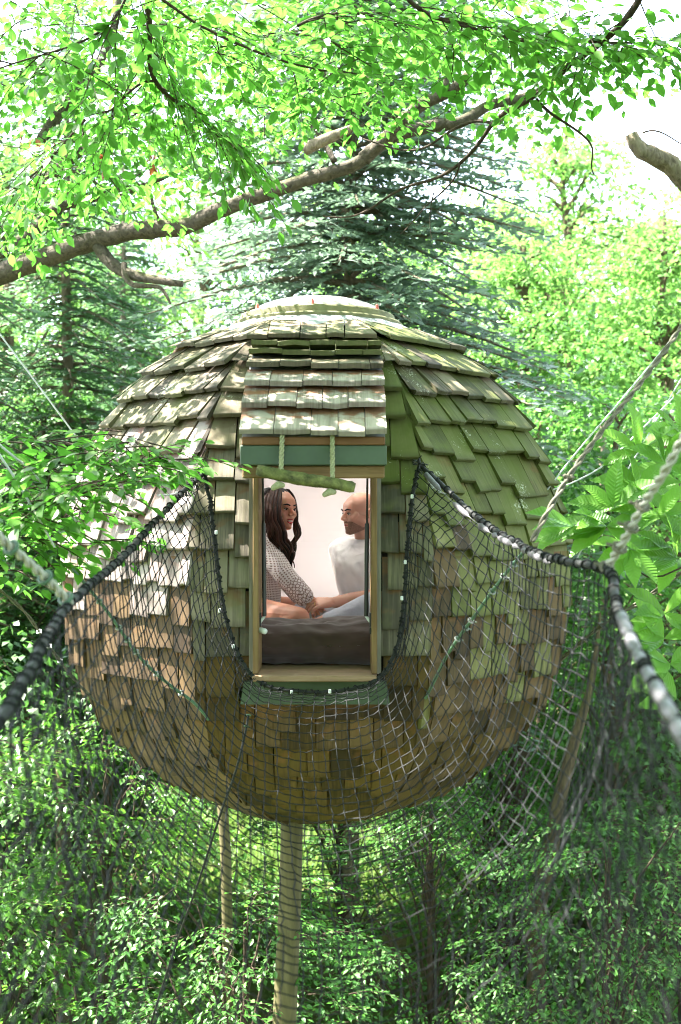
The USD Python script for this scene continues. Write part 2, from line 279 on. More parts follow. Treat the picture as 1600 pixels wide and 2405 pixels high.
leafy('leaf_far', (0.045, 0.12, 0.022), (0.11, 0.22, 0.042), (0.21, 0.44, 0.09), w=0.5, rough=0.6, spec=0.3)
leafy('leaf_shrub', (0.028, 0.095, 0.014), (0.085, 0.20, 0.03), (0.17, 0.44, 0.045), w=0.42, rough=0.33, spec=0.6)
leafy('leaf_ground', (0.032, 0.12, 0.022), (0.09, 0.23, 0.045), (0.16, 0.46, 0.07), w=0.42, rough=0.5)
leafy('needle_blue', (0.065, 0.108, 0.078), (0.26, 0.33, 0.27), (0.17, 0.28, 0.17), w=0.33, rough=0.5)
leafy('needle_green', (0.025, 0.075, 0.032), (0.10, 0.19, 0.085), (0.13, 0.28, 0.10), w=0.33, rough=0.5)
leafy('leaf_brown', (0.12, 0.035, 0.012), (0.25, 0.08, 0.03), (0.35, 0.10, 0.03), w=0.4)
leafy('grass', (0.05, 0.10, 0.018), (0.13, 0.20, 0.05), (0.2, 0.34, 0.07), w=0.4, rough=0.6)
bark('bark_oak', (0.022, 0.018, 0.013), (0.12, 0.10, 0.075), moss=(0.09, 0.10, 0.022), along=(1, 1, 1))
bark('bark_dark', (0.022, 0.015, 0.011), (0.085, 0.06, 0.042))
bark('bark_spruce', (0.08, 0.065, 0.045), (0.23, 0.19, 0.13))
bark('bark_pale', (0.07, 0.05, 0.04), (0.30, 0.24, 0.19), moss=(0.2, 0.2, 0.1))
bark('bark_trunk', (0.035, 0.026, 0.017), (0.14, 0.105, 0.062), moss=(0.09, 0.11, 0.03))
mat('forest_floor', {'g': ('geometry', {}), 'n': ('noise_texture', {'scale': 0.7, 'detail': 8.0, 'roughness': 0.65}), 'r': ('rgb_ramp', {'ramp': [(0.30, (0.035, 0.06, 0.015)), (0.5, (0.065, 0.10, 0.024)), (0.62, (0.12, 0.10, 0.05)), (0.8, (0.16, 0.13, 0.08))]}),
                     'n2': ('noise_texture', {'scale': 14.0, 'detail': 6.0, 'roughness': 0.7}), 'b': ('bump', {'strength': 1.0, 'distance': 0.08}), 'p': ('principled_bsdf', {'roughness': 0.95, 'specular_ior_level': 0.1})},
    [('g.position', 'n.vector'), ('n.fac', 'r.fac'), ('r.color', 'p.base_color'), ('g.position', 'n2.vector'), ('n2.fac', 'b.height'), ('b.normal', 'p.normal')], 'p.BSDF')
# ------------------------------------------------------------------ the pod
CX, CY = -0.125, 6.2                                 # its axis
prof = np.array([(.44, .99), (.75, .80), (.935, .60), (1.055, .38), (1.185, .085), (1.250, -.21), (1.232, -.425), (1.188, -.76), (1.069, -1.03), (.886, -1.25), (.66, -1.42), (.385, -1.545), (.06, -1.61)])
_s = np.r_[0, np.cumsum(np.linalg.norm(np.diff(prof, axis=0), axis=1))]
S_END = _s[-1]
_pa, _pz = PchipInterpolator(_s, prof[:, 0]), PchipInterpolator(_s, prof[:, 1])
_ss = np.linspace(0, S_END, 400); _zz = _pz(_ss)
def s_of_z(z): return float(np.interp(-z, -_zz, _ss))
T8 = math.tan(math.pi / 8)
def face_axes(k):
    a = -math.pi / 2 + k * math.pi / 4
    n = np.array([math.cos(a), math.sin(a), 0]); u = np.array([-math.sin(a), math.cos(a), 0])
    return n, u
def on_face(k, s, x, lift=0.0):
    n, u = face_axes(k); a, z = float(_pa(s)), float(_pz(s))
    e = 1e-3; ta = (float(_pa(min(s + e, S_END))) - float(_pa(max(s - e, 0)))); tz = (float(_pz(min(s + e, S_END))) - float(_pz(max(s - e, 0))))
    L = math.hypot(ta, tz); na, nz = -tz / L, ta / L                    # outward normal in the (apothem, z) plane
    return np.array([CX, CY, EYE[2] + z]) + n * (a + lift * na) + u * x + Z * (lift * nz)
DX = -0.11                                            # the doorway's middle
DOOR_L, DOOR_R, SILL_Z, HEAD_Z = -0.27, 0.27, -0.715, 0.50
pod = thing('treehouse_pod', 'round shingled wooden treehouse pod hanging among the trees with its door open', 'treehouse', (CX, CY, 2.77))

# shell (dark underlay) and white inner lining, both with a doorway and a hole for the skylight
def shell_mesh(off, flip):
    V, F = [], []
    zs = np.unique(np.r_[np.linspace(.98, -1.58, 60), SILL_Z, HEAD_Z, .34, .86])[::-1]
    if off > .05: zs = zs[(zs > -.80) & (zs < .97)]
    def quad(a, b, c, d):
        i = len(V); V.extend([a, b, c, d]); F.extend([(i, i + 1, i + 2), (i, i + 2, i + 3)] if not flip else [(i, i + 2, i + 1), (i, i + 3, i + 2)])
    for k in range(8):
        for z0, z1 in zip(zs[:-1], zs[1:]):
            s0, s1 = s_of_z(z0), s_of_z(z1)
            w0, w1 = ((float(_pa(s)) - off) * T8 for s in (s0, s1))
            spans = [(-1, 1)]
            if k in (4, 5, 6) and z1 >= .34 - 1e-6 and z0 <= .86 + 1e-6: spans = [(-1, 'wl'), ('wr', 1)]
            holes = k == 0 and z1 >= SILL_Z - 1e-6 and z0 <= HEAD_Z + 1e-6
            if holes: spans = [(-1, 'l'), ('r', 1)]
            dl, dr = DX + DOOR_L - CX, DX + DOOR_R - CX
            for a, b in spans:
                f = lambda q, w: q * w if not isinstance(q, str) else {'l': dl, 'r': dr, 'wl': -.34, 'wr': .34}[q]
                quad(on_face(k, s0, f(a, w0), -off), on_face(k, s1, f(a, w1), -off), on_face(k, s1, f(b, w1), -off), on_face(k, s0, f(b, w0), -off))
    return np.array(V), np.array(F)
put('shell', shell_mesh(0.014, False), 'underlay', pod)
put('inner_wall', shell_mesh(0.085, True), 'white_liner', pod)
fl = trimesh.creation.cylinder(1.10, 0.03, sections=48); fl.apply_translation((CX, CY, EYE[2] - .765))
put('floor', fl, 'timber_sill', pod, st=np.array(fl.vertices)[:, :2], tint=.5)
for k in (4, 5, 6):                                       # a roof window on either side at the back lets the daylight in
    sa, sb = s_of_z(.86), s_of_z(.34); q = [on_face(k, sa, -.30, .02), on_face(k, sb, -.34, .02), on_face(k, sb, .34, .02), on_face(k, sa, .30, .02)]
    fr = put('roof_window', join([tube(np.array([a, b]), .022, 6) for a, b in zip(q, q[1:] + q[:1])]), 'timber_sill', pod, tint=.5)
    put('pane', (np.array(q), np.array([(0, 1, 2), (0, 2, 3)])), 'skylight' if k == 6 else 'pane', fr)
# rim of the skylight, its curb and flashing
def lathe(rz, n=64, z0=0.0):
    rz = np.asarray(rz, float); th = np.arange(n) * 2 * np.pi / n
    v = np.stack([CX + rz[:, None, 0] * np.cos(th), CY + rz[:, None, 0] * np.sin(th), EYE[2] + z0 + np.repeat(rz[:, None, 1], n, 1)], -1).reshape(-1, 3)
    i, j = np.meshgrid(np.arange(len(rz) - 1), np.arange(n), indexing='ij')
    q = np.stack([i * n + j, i * n + (j + 1) % n, (i + 1) * n + (j + 1) % n, (i + 1) * n + j], -1).reshape(-1, 4)
    return v, np.vstack([q[:, [0, 1, 2]], q[:, [0, 2, 3]]])
curb = put('skylight_curb', lathe([(.37, .94), (.462, .94), (.466, 1.012), (.458, 1.02), (.425, 1.024), (.422, 1.054), (.416, 1.062), (.375, 1.062), (.37, 1.055), (.37, .94)]), 'ring_wood', pod, smooth=30)
th = np.linspace(0, math.pi / 2, 14)
dome_out = [(.375 * math.cos(t), 1.050 + .115 * math.sin(t)) for t in th]
put('skylight', lathe(dome_out), 'skylight', pod, smooth=True)
for a in (-1.62, -2.5, -.62):
    r = .39; c = np.array([CX + r * math.cos(a), CY + r * math.sin(a), EYE[2] + 1.066])
    put('screw_cap', hull_chain([(c, .011), (c + Z * .022, .007)])[0], 'cap_red', curb)
put('flashing', lathe([(.44, 1.005), (.468, 1.0), (.58, .945), (.61, .925), (.608, .921), (.44, .99)], n=16), 'flashing', pod)

rng = np.random.default_rng(7)
def shingle_mesh(c0, c1, c2, c3, n, th, rng, curl=0.0):
    """top left, top right, bottom right, bottom left on the outer face, outward normal -> a slightly warped board"""
    V, UV = [], []
    off = rng.uniform(0, 50, 2); W = np.linalg.norm(c1 - c0); H = np.linalg.norm(c3 - c0)
    skew = rng.normal(0, .003, 3); cup = rng.normal(0, .0022)
    vs = [0.0, .5, .985, 1.0]
    for j, v in enumerate(vs):
        for i in range(3):
            x = i / 2; p = (c0 * (1 - x) + c1 * x) * (1 - v) + (c3 * (1 - x) + c2 * x) * v
            p = p + n * (cup * (1 - (2 * x - 1) ** 2) + curl * v * v - (.003 if j == 3 else 0))
            if j >= 2: p = p + unit(c3 - c0) * skew[i]
            V.append(p); UV.append(off + (x * W, v * H))
    for j, v in enumerate(vs[:3:2] + [1.0]):
        pass
    for i in range(3):
        V.append(V[i] - n * th); UV.append(UV[i])
    for i in range(3):
        V.append(V[9 + i] - n * th); UV.append(np.array(UV[9 + i]) + (0, .01))
    F = []
    def q(a, b, c, d): F.extend([(a, b, c), (a, c, d)])
    for j in range(3):
        for i in range(2):
            q(j * 3 + i, (j + 1) * 3 + i, (j + 1) * 3 + i + 1, j * 3 + i + 1)
    for i in range(2):
        q(9 + i, 15 + i, 16 + i, 10 + i); q(12 + i, i, i + 1, 13 + i); q(13 + i, 16 + i, 15 + i, 12 + i)
    for side, (a, b) in enumerate(((0, 12), (2, 14))):
        t, m, l, e, bt, bb = a, a + 3, a + 6, a + 9, b, b + 3
        poly = [t, bt, bb, e, l, m]
        tr = [(poly[0], poly[k], poly[k + 1]) for k in range(1, 5)]
        F.extend(tr if side == 0 else [x[::-1] for x in tr])
    return np.array(V), np.array(F), np.array(UV)
EDGE = np.array([v for v in (0, .5, .985, 1.0) for _ in range(3)] + [0] * 3 + [1] * 3, float)
boards = []                                            # (score, mesh, material, tint)
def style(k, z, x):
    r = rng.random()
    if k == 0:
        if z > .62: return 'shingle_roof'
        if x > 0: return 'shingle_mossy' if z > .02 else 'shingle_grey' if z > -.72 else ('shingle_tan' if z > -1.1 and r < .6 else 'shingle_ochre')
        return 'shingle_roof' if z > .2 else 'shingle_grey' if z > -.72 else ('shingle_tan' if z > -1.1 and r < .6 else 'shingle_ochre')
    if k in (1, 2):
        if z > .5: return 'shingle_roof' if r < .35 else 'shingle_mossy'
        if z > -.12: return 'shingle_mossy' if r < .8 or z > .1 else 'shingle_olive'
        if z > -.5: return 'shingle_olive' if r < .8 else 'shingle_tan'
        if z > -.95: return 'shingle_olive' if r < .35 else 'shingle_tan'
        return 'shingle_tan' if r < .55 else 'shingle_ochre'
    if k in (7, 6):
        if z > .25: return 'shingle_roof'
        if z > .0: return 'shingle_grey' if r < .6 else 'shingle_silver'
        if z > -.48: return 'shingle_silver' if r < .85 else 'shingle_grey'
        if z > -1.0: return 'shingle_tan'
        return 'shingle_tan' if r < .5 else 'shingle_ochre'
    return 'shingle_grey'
rows = np.r_[s_of_z(.805), s_of_z(.66), s_of_z(.53), s_of_z(.40)]
rows = np.r_[rows, np.arange(rows[-1] + .152, S_END - .02, .150)]
for k in range(8):
    n0, u0 = face_axes(k)
    for ri, sb in enumerate(rows):
        st_ = max(sb - .27, .04)
        hwb, hwt = float(_pa(sb)) * T8 + .014, float(_pa(st_)) * T8 + .014
        hw = max(hwb, hwt); x = -hw - rng.uniform(0, .09)
        while x < hw:
            w = rng.choice([.095, .11, .125, .14, .15, .155]) * rng.uniform(.94, 1.06)
            x0, x1 = x + .0025, x + w - .0030; x += w
            stag = 0 if ri < 3 else rng.choice([0, 0, 1]) * rng.uniform(.02, .06) + rng.uniform(-.010, .012)
            if 0 < ri < 3: stag = rng.uniform(-.006, .012)
            s1 = min(sb + stag, S_END - .005)
            b = float(_pa(s1)) * T8 + .014
            t = float(_pa(st_)) * T8 + .014
            xb0, xb1 = np.clip([x0, x1], -b, b); xt0, xt1 = np.clip([x0, x1], -t, t)
            if xb1 - xb0 < .022 and xt1 - xt0 < .022: continue
            if max(xb1 - xb0, 0) < .002 and ri < 8: continue
            z1 = float(_pz(s1)); z0 = float(_pz(st_)); zv = float(_pz(max(sb - .15, .04)))
            clipz = None
            if k in (4, 5, 6) and z1 < .88 and zv > .30 and x1 > -.37 and x0 < .37: continue
            if k == 0:
                wx0, wx1 = CX + x0 - DX, CX + x1 - DX
                if z1 < .62 and zv > -.85 and wx1 > -.286 and wx0 < .286:
                    if wx0 < -.286 - .03: xb1 = xt1 = -.286 + DX - CX
                    elif wx1 > .286 + .03: xb0 = xt0 = .286 + DX - CX
                    elif z1 > -.84: continue
                    else: st_2 = s_of_z(-.835)
                if z1 <= -.84 and z0 > -.835 and wx1 > -.30 and wx0 < .30: clipz = s_of_z(-.832)
            stt = clipz if clipz else st_
            lift = rng.uniform(.90, 1.12) * float(np.interp(z1, [-.2, .15, .4, .6, .8], [.048, .058, .076, .076, .058]))
            c = [on_face(k, stt, xt0, .012), on_face(k, stt, xt1, .012), on_face(k, s1, xb1, lift), on_face(k, s1, xb0, lift)]
            nrm = unit(np.cross(c[3] - c[0], c[1] - c[0]))
            v, f, uv = shingle_mesh(*c, nrm, .018 if ri < 6 else .015, rng, curl=max(0, rng.normal(.0, .004)))
            ctr = (c[2] + c[3]) / 2; view = unit(EYE - ctr)
            seen = max(0, nrm @ view) if k in (0, 1, 7) else 0
            score = seen * (xb1 - xb0) / np.linalg.norm(EYE - ctr) + (1e-4 * seen)
            boards.append((score, (v, f), style(k, z1, x0), float(np.clip(rng.normal(.5, .28 if z1 > -.7 else .22), 0, 1)), uv))
boards.sort(key=lambda b: -b[0])
for sc, m, mt, ti, uv in boards[:272]:
    put('shingle', m, mt, pod, tint=ti, st=uv, edge=EDGE)
for mt in sorted({b[2] for b in boards[272:]}):
    sel = [b for b in boards[272:] if b[2] == mt]
    v, f = join([b[1] for b in sel])
    put('small_shingles', (v, f), mt, pod, tint=np.concatenate([np.full(len(b[1][0]), b[3]) for b in sel]), st=np.vstack([b[4] for b in sel]), edge=np.tile(EDGE, len(sel)), kind='stuff')

# door frame
def plank(lo, hi, m, parent, name, bevel=.004, tint=.5, axis=2, **kw):
    v, f = box(lo, hi, bevel); o = np.random.default_rng(abs(hash((round(lo[0], 4), round(lo[2], 4)))) % 99991).uniform(0, 30)
    across = [1 if axis == 0 else 0, axis]
    if axis == 1: across = [0, 1]
    uv = np.stack([v[:, across[0]] + v[:, 3 - axis - across[0]] * .7 + o, v[:, axis]], 1)
    return put(name, (v, f), m, parent, tint=tint, st=uv, **kw)
E = EYE[2]
frame = put('door_frame', join([box((DX - .2855, 4.905, E - .70), (DX - .2685, 5.06, E + .46)), box((DX + .2685, 4.905, E - .70), (DX + .2855, 5.06, E + .46))]), 'weathered_board', pod)
for s in (-1, 1):
    a, b = sorted((DX + s * .268, DX + s * .243))
    plank((a, 4.885, E - .698), (b, 5.10, E + .46), 'timber', frame, 'jamb', tint=.35 + .25 * (s < 0))
plank((DX - .243, 4.90, E + .43), (DX + .243, 5.10, E + .46), 'timber', frame, 'head_rail', axis=0)
plank((DX - .267, 4.845, E - .725), (DX + .267, 5.30, E - .70), 'timber_sill', frame, 'sill', axis=0, tint=.62)
kb = np.array([(DX - .31, E - .737), (DX + .31, E - .737), (DX + .325, E - .835), (DX - .325, E - .835)])
kv = np.array([(x, y, z) for y in (4.925, 4.99) for x, z in kb])
put('kick_board', Manifold.hull_points(kv), 'green_paint', frame)
# gas struts, latch
for s in (-1, 1):
    x = DX + s * .226
    strut = put('gas_strut', tube([(x - s * .004, 4.95, E - .455), (x, 4.965, E - .05)], .0095, 12), 'black_metal', pod, smooth=40)
    put('rod', tube([(x, 4.965, E - .05), (x + s * .0, 4.86, E + .30)], .0048, 8), 'black_metal', strut, smooth=40)
    put('socket', hull_chain([((x - s * .004, 4.95, E - .455), .006), ((x + s * .012, 4.95, E - .475), .008)])[0], 'steel', strut)
    put('bracket', box((x + s * .014 - .004, 4.94, E - .50), (x + s * .014 + .004, 4.99, E - .44), .001), 'black_metal', strut)
lx = DX - .24
put('latch', hull_chain([((lx + .004, 4.92, E - .512), .012), ((lx + .022, 4.90, E - .515), .013)])[0], 'steel', pod, smooth=40)
put('catch', box((DX + .236, 4.92, E - .53), (DX + .244, 4.94, E - .50), .001), 'black_metal', pod)

# the lifted door: a curved shingled leaf, seen from its lower edge
door_prof = np.array([(5.36, .775), (5.22, .735), (5.06, .662), (4.92, .578), (4.79, .477), (4.68, .378), (4.605, .284)])   # outer face, hinge to lower edge
_ds = np.r_[0, np.cumsum(np.linalg.norm(np.diff(door_prof, axis=0), axis=1))]
_dy, _dz = PchipInterpolator(_ds, door_prof[:, 0]), PchipInterpolator(_ds, door_prof[:, 1])
HW = .292
def on_door(s, x, lift):
    e = 1e-3; s_, s2 = max(s - e, 0), min(s + e, _ds[-1]); dy, dz = _dy(s2) - _dy(s_), _dz(s2) - _dz(s_); L = math.hypot(dy, dz)
    return np.array([DX + x, float(_dy(s)) + lift * dz / L, E + float(_dz(s)) - lift * dy / L])
ss = np.linspace(0.02, _ds[-1], 24); leaf_v, leaf_f = [], []
for s in ss:
    for x, l in ((-HW, -.004), (HW, -.004), (HW, -.055), (-HW, -.055)): leaf_v.append(on_door(s, x, l))
for i in range(len(ss) - 1):
    for j in range(4):
        a, b, c, d = i * 4 + j, i * 4 + (j + 1) % 4, (i + 1) * 4 + (j + 1) % 4, (i + 1) * 4 + j
        leaf_f += [(a, c, b), (a, d, c)]
leaf_f += [(0, 1, 2), (0, 2, 3)]; e = 4 * len(ss) - 4; leaf_f += [(e, e + 2, e + 1), (e, e + 3, e + 2)]
door = put('door', (np.array(leaf_v), np.array(leaf_f)), 'flashing', pod, label='lifted curved door leaf covered in pale cedar shingles')
drng = np.random.default_rng(21)
for ri, (sb, H) in enumerate(zip((.16, .295, .445, .60, .755, .905, ), (.14, .16, .18, .19, .20, .20))):
    x = -HW - .008; sb = min(sb, _ds[-1] - .001)
    while x < HW - .03:
        w = drng.choice([.11, .125, .14, .15]) * (1 if ri % 2 else .97); x1 = min(x + w, HW + .006)
        if HW - x1 < .04: x1 = HW + .006
        s1 = min(sb + drng.choice([0, 0, .008, -.006]), _ds[-1]); stp = max(s1 - H, .005)
        lt = .056 + drng.uniform(0, .008)
        c = [on_door(stp, x + .0015, .006), on_door(stp, x1 - .0015, .006), on_door(s1, x1 - .0015, lt), on_door(s1, x + .0015, lt)]
        nrm = unit(np.cross(c[3] - c[0], c[1] - c[0]))
        v, f, uv = shingle_mesh(*c, nrm, .020, drng)
        put('shingle', (v, f), 'shingle_mossy' if ri < 2 else 'shingle_roof' if ri == 2 else 'shingle_pale', door, tint=float(np.clip(drng.normal(.55, .2), 0, 1)), st=uv, edge=EDGE)
        x = x1
ye, ze = 4.615, E + .284
plank((DX - .291, ye - .012, ze - .0125), (DX + .291, ye + .05, ze + .022), 'shingle_tan', door, 'batten', axis=0, tint=.4)
put('lower_edge', box((DX - .298, ye - .008, ze - .094), (DX + .298, ye + .11, ze - .013), .004), 'green_paint', door)
plank((DX - .290, ye + .012, ze - .145), (DX + .290, ye + .085, ze - .095), 'timber', door, 'inner_rail', axis=0, tint=.3)
# rope pull with a stick
pull = put('door_pull', tube(smooth_path(Q([(604, 1104, 4.585), (660, 1116, 4.575), (720, 1127, 4.57), (780, 1135, 4.57), (834, 1146, 4.57)]), 24), np.r_[.020, np.linspace(.024, .026, 10), np.linspace(.026, .0235, 12), .018], 12, rough=.05, rng=np.random.default_rng(3)), 'mossy_stick', pod, smooth=True)
for xt, yt, xb, yb in ((663, 1020, 660, 1118), (781, 1020, 781, 1134)):
    p = Q([(xt, yt, 4.60), ((xt + xb) / 2, (yt + yb) / 2, 4.585), (xb, yb, 4.57)]); pp = smooth_path(p, 30)
    strands = []
    for q in range(3):
        t, a, b = frames(pp); ph = np.linspace(0, 18, 30) + q * 2.094
        strands.append(tube(pp + .0052 * (np.cos(ph)[:, None] * a + np.sin(ph)[:, None] * b), .0058, 6))
    put('pull_rope', join(strands), 'cord', pull, smooth=True)
    k = P(xb - 6, yb + 24, 4.57); put('knot', soften(hull_chain([(k + (-.02, 0, -.006), .011), (k + (0, -.004, .006), .015), (k + (.016, 0, .004), .011)]), .01, 6), 'cord', pull, smooth=True)

# bedding
bed = thing('mattress', 'cream mattress inside the pod under the seated couple', 'mattress', (CX, CY + .2, E - .75))
put('pad', box((CX - .85, 5.45, E - .75), (CX + .85, 7.1, E - .655), .03), 'mattress', bed)
from meshkit import fbm, noise
cm = Manifold.batch_hull([Manifold.sphere(.085, 32).translate((x, y, E + z)) for x in (DX - .36, DX + .38) for y, z in ((5.20, -.613), (5.50, -.613), (5.24, -.592), (5.50, -.592))]).refine_to_length(.02).to_mesh()
cv = np.array(cm.vert_properties[:, :3], float)
dn = cv - cv.mean(0); dn[:, 0] *= .3; dn = unit(dn)
cv = cv + dn * (.075 * (fbm(cv * (5, 6, 7), 3, 4) - .5) + .03 * (fbm(cv * 17, 2, 9) - .5))[:, None] + Z * (.034 * (noise(cv * (7, 3, 1), 5) - .55))[:, None] * (cv[:, 2:] > E - .6)
cu = thing('cushion', 'long dark brown velvet cushion lying across the doorway of the pod', 'cushion', (DX, 5.35, E - .70))
put('cover', (cv, np.array(cm.tri_verts)), 'velvet', cu, smooth=True)
# ------------------------------------------------------------------ the couple
def place(m, origin, fwd, up=Z):
    """local frame (x forward, y to the figure's left, z up) -> world"""
    f = unit(fwd); u = unit(up - f * (np.asarray(up) @ f)); l = np.cross(u, f)
    v = np.asarray(m.vertices if hasattr(m, 'vertices') else m[0]); R = np.stack([f, l, u], 1)
    return v @ R.T + np.asarray(origin), np.asarray(m.faces if hasattr(m, 'faces') else m[1])
def ell(c, r, n=28): return Manifold.sphere(1.0, n).scale(tuple(r)).translate(tuple(c))
def hs(*js): return Manifold.batch_hull([Manifold.sphere(r, 16).translate(p) for p, r in js])
def head_shape(male):
    k = 1.0
    jw = .046 if male else .040
    parts = [ell((-.008, 0, .032), (.098, .077, .086)),
             hs(((.066, 0, -.086), .024 if male else .020), ((.0, jw, -.058), .026), ((.0, -jw, -.058), .026), ((.055, .030, -.02), .030), ((.055, -.030, -.02), .030), ((.052, .02, .045), .036), ((.052, -.02, .045), .036), ((-.02, 0, .0), .06)),
             hs(((.085, .024, .018), .008), ((.087, -.024, .018), .008), ((.07, 0, .03), .02)),               # brow
             hs(((.088, 0, .014), .0065), ((.110, 0, -.020), .0085), ((.088, 0, -.026), .012)),               # nose
             hs(((.096, .012, -.026), .0075), ((.096, -.012, -.026), .0075), ((.085, 0, -.022), .010)),
             hs(((.083, .016, -.056), .007), ((.083, -.016, -.056), .007), ((.087 if male else .081, 0, -.050), .008), ((.084 if male else .080, 0, -.061), .008)),   # lips
             hs(((.080, 0, -.092), .013), ((.066, 0, -.088), .02))]                                          # chin
    for s in (-1, 1):
        parts.append(hs(((.066, s * .040, -.022), .020), ((.05, s * .05, .0), .018)))
        parts.append(hs(((-.012, s * .077, .012), .012), ((-.02, s * .082, .020), .010), ((-.014, s * .078, -.018), .009)))   # ear
    m = Manifold.batch_boolean(parts, manifold3d.OpType.Add)
    for s in (-1, 1): m -= ell((.098, s * .033, .006), (.021, .021, .012), 20)
    return m
def head_details(parent, place_, male):
    for s in (-1, 1):
        put('eye', place_(trimesh.Trimesh(*[np.array(a) for a in (lambda q: (q.vert_properties[:, :3], q.tri_verts))(ell((.075, s * .032, .004), (.0125, .0125, .0062), 16).to_mesh())])), 'eye_white', parent, smooth=True)
        put('iris', place_(mm(ell((.0845, s * .031, .0035), (.004, .0062, .0060), 12))), 'eye_dark', parent, smooth=True)
        put('eyelid', place_(mm(hs(((.083, s * .046, .0065), .0022), ((.0885, s * .033, .0105), .0028)) + hs(((.0885, s * .033, .0105), .0028), ((.088, s * .02, .0055), .0022)))), 'eye_dark', parent, smooth=True)
        put('eyebrow', place_(mm(hs(((.081, s * .052, .026), .0028), ((.093, s * .034, .030), .0042)) + hs(((.093, s * .034, .030), .0042), ((.096, s * .016, .025), .0042)))), 'hair_dark', parent, smooth=True)
def mm(m):
    q = m.to_mesh(); return trimesh.Trimesh(np.array(q.vert_properties[:, :3], float), np.array(q.tri_verts), process=False)

def hand(wrist, direction, palm_n, curl, side, L=.175, spread=.0):
    """palm, four fingers of different lengths with two bends, and a thumb that leaves the side of the palm"""
    d = unit(direction); n = unit(palm_n - d * (np.asarray(palm_n) @ d)); s = np.cross(d, n) * side       # n: out of the palm; s: towards the thumb
    k = L / .185; w = np.asarray(wrist, float); ms = []
    knuckles = []
    for i, o in enumerate((.030, .010, -.010, -.028)):
        kn = w + d * (.088 - .004 * abs(i - 1)) * k + s * o * k - n * .004 * k; knuckles.append(kn)
    ms.append(Manifold.batch_hull([Manifold.sphere(r * k, 14).translate(tuple(p)) for p, r in [(w, .021), (w + s * .018 * k, .015), (w - s * .014 * k, .015)] + [(q, .0115) for q in knuckles] + [(w + d * .03 * k + s * .026 * k + n * .008 * k, .016)]]))
    for i, (q, ln) in enumerate(zip(knuckles, (.072, .080, .074, .058))):
        a, p = 0.0, q; js = [(p, .0105 * k)]
        sp = (1.5 - i) * .05 + spread
        for seg, fr in enumerate((.45, .31, .24)):
            a += curl[seg]; dr = unit(d * math.cos(a) + n * math.sin(a) + s * sp * math.cos(a))
            p = p + dr * ln * fr * k; js.append((p, (.0095 - .0011 * seg) * k))
        ms += hull_chain(js)
    t0 = w + d * .028 * k + s * .030 * k + n * .006 * k
    t1 = t0 + unit(d * .75 + s * .6 + n * .35) * .045 * k; t2 = t1 + unit(d * .9 + s * .1 + n * .5) * .032 * k; t3 = t2 + unit(d * .85 - s * .1 + n * .5) * .024 * k
    ms += hull_chain([(t0, .016 * k), (t1, .0115 * k), (t2, .010 * k), (t3, .008 * k)])
    return ms, knuckles
def limb_uv(m, p0, p1):
    """st in metres round and along a limb"""
    v = np.asarray(m.vertices); a = unit(np.asarray(p1) - p0); b = unit(np.cross(a, [0, 1, .2])); c = np.cross(a, b)
    q = v - p0; th = np.arctan2(q @ c, q @ b)
    return np.stack([th * .055, q @ a], 1)

# --- the woman, on the left, turned to the right
W_ = thing('person', 'woman with long dark wavy hair in a white crochet top sitting cross-legged in the pod', 'person', P(620, 1470, 6.1))
hc = P(656, 1199, 6.12); fw = unit((.74, -.67, .02))
pl = lambda m: place(m, hc, fw, unit((.10, -.02, 1)))
nk0, nk1 = hc + (-.025, .0, -.075), P(622, 1262, 6.14)
sr, sl = P(618, 1276, 6.00), P(628, 1272, 6.30)
el, wr = P(666, 1348, 5.90), P(716, 1403, 5.87)
hip, chest = P(600, 1445, 6.15), P(607, 1345, 6.13)
h_ = [mm(head_shape(False))]
head_m = Manifold(manifold3d.Mesh(np.asarray(place(h_[0], hc, fw, unit((.10, -.02, 1)))[0], np.float32), np.asarray(h_[0].faces, np.uint32)))
el2, wr2 = P(672, 1360, 6.28), P(722, 1418, 6.08)
kn, ft = P(702, 1452, 5.72), P(640, 1490, 5.75)
kn2, ft2 = P(700, 1428, 6.35), P(720, 1480, 6.05)
hr = P(598, 1446, 5.98)
hand_w, _ = hand(P(713, 1400, 5.89), P(750, 1432, 5.86) - P(713, 1400, 5.89), np.array([.1, .5, -.9]), (.25, .35, .25), 1, L=.165)
hand_w2, _ = hand(P(735, 1436, 5.92), P(790, 1456, 5.84) - P(735, 1436, 5.92), np.array([.0, .3, -1]), (.2, .3, .2), -1, L=.16)
body = [head_m] + hull_chain([(nk0, .050), (nk1, .052), ((sr + sl) / 2 + (0, 0, -.03), .085)]) + hull_chain([(sr, .052), (el, .042), (wr, .027)]) + hull_chain([(sl, .052), (el2, .042), (P(735, 1436, 5.92), .026)]) \
    + hull_chain([(hr, .100), (kn, .056), (ft, .045)]) + hull_chain([(hip + (0, .1, 0), .10), (kn2, .060), (ft2, .042)]) + [Manifold.batch_hull([Manifold.sphere(r, 18).translate(tuple(p)) for p, r in ((sr, .045), (sl, .045), (hip, .11), (chest, .09))])] + hand_w + hand_w2
bw = soften(body, .0085, 5)
put('body', bw, 'skin_woman', W_, smooth=True)
head_details(W_, pl, False)
put('lips', pl(mm(hs(((.076, .029, -.047), .0028), ((.0895, .012, -.0515), .0036), ((.0915, 0, -.0505), .0040)) + hs(((.076, -.029, -.047), .0028), ((.0895, -.012, -.0515), .0036), ((.0915, 0, -.0505), .0040)) + hs(((.076, .028, -.049), .0026), ((.0875, .013, -.0665), .0040), ((.0895, 0, -.0690), .0046)) + hs(((.076, -.028, -.049), .0026), ((.0875, -.013, -.0665), .0040), ((.0895, 0, -.0690), .0046)))), 'lip', W_, smooth=True)
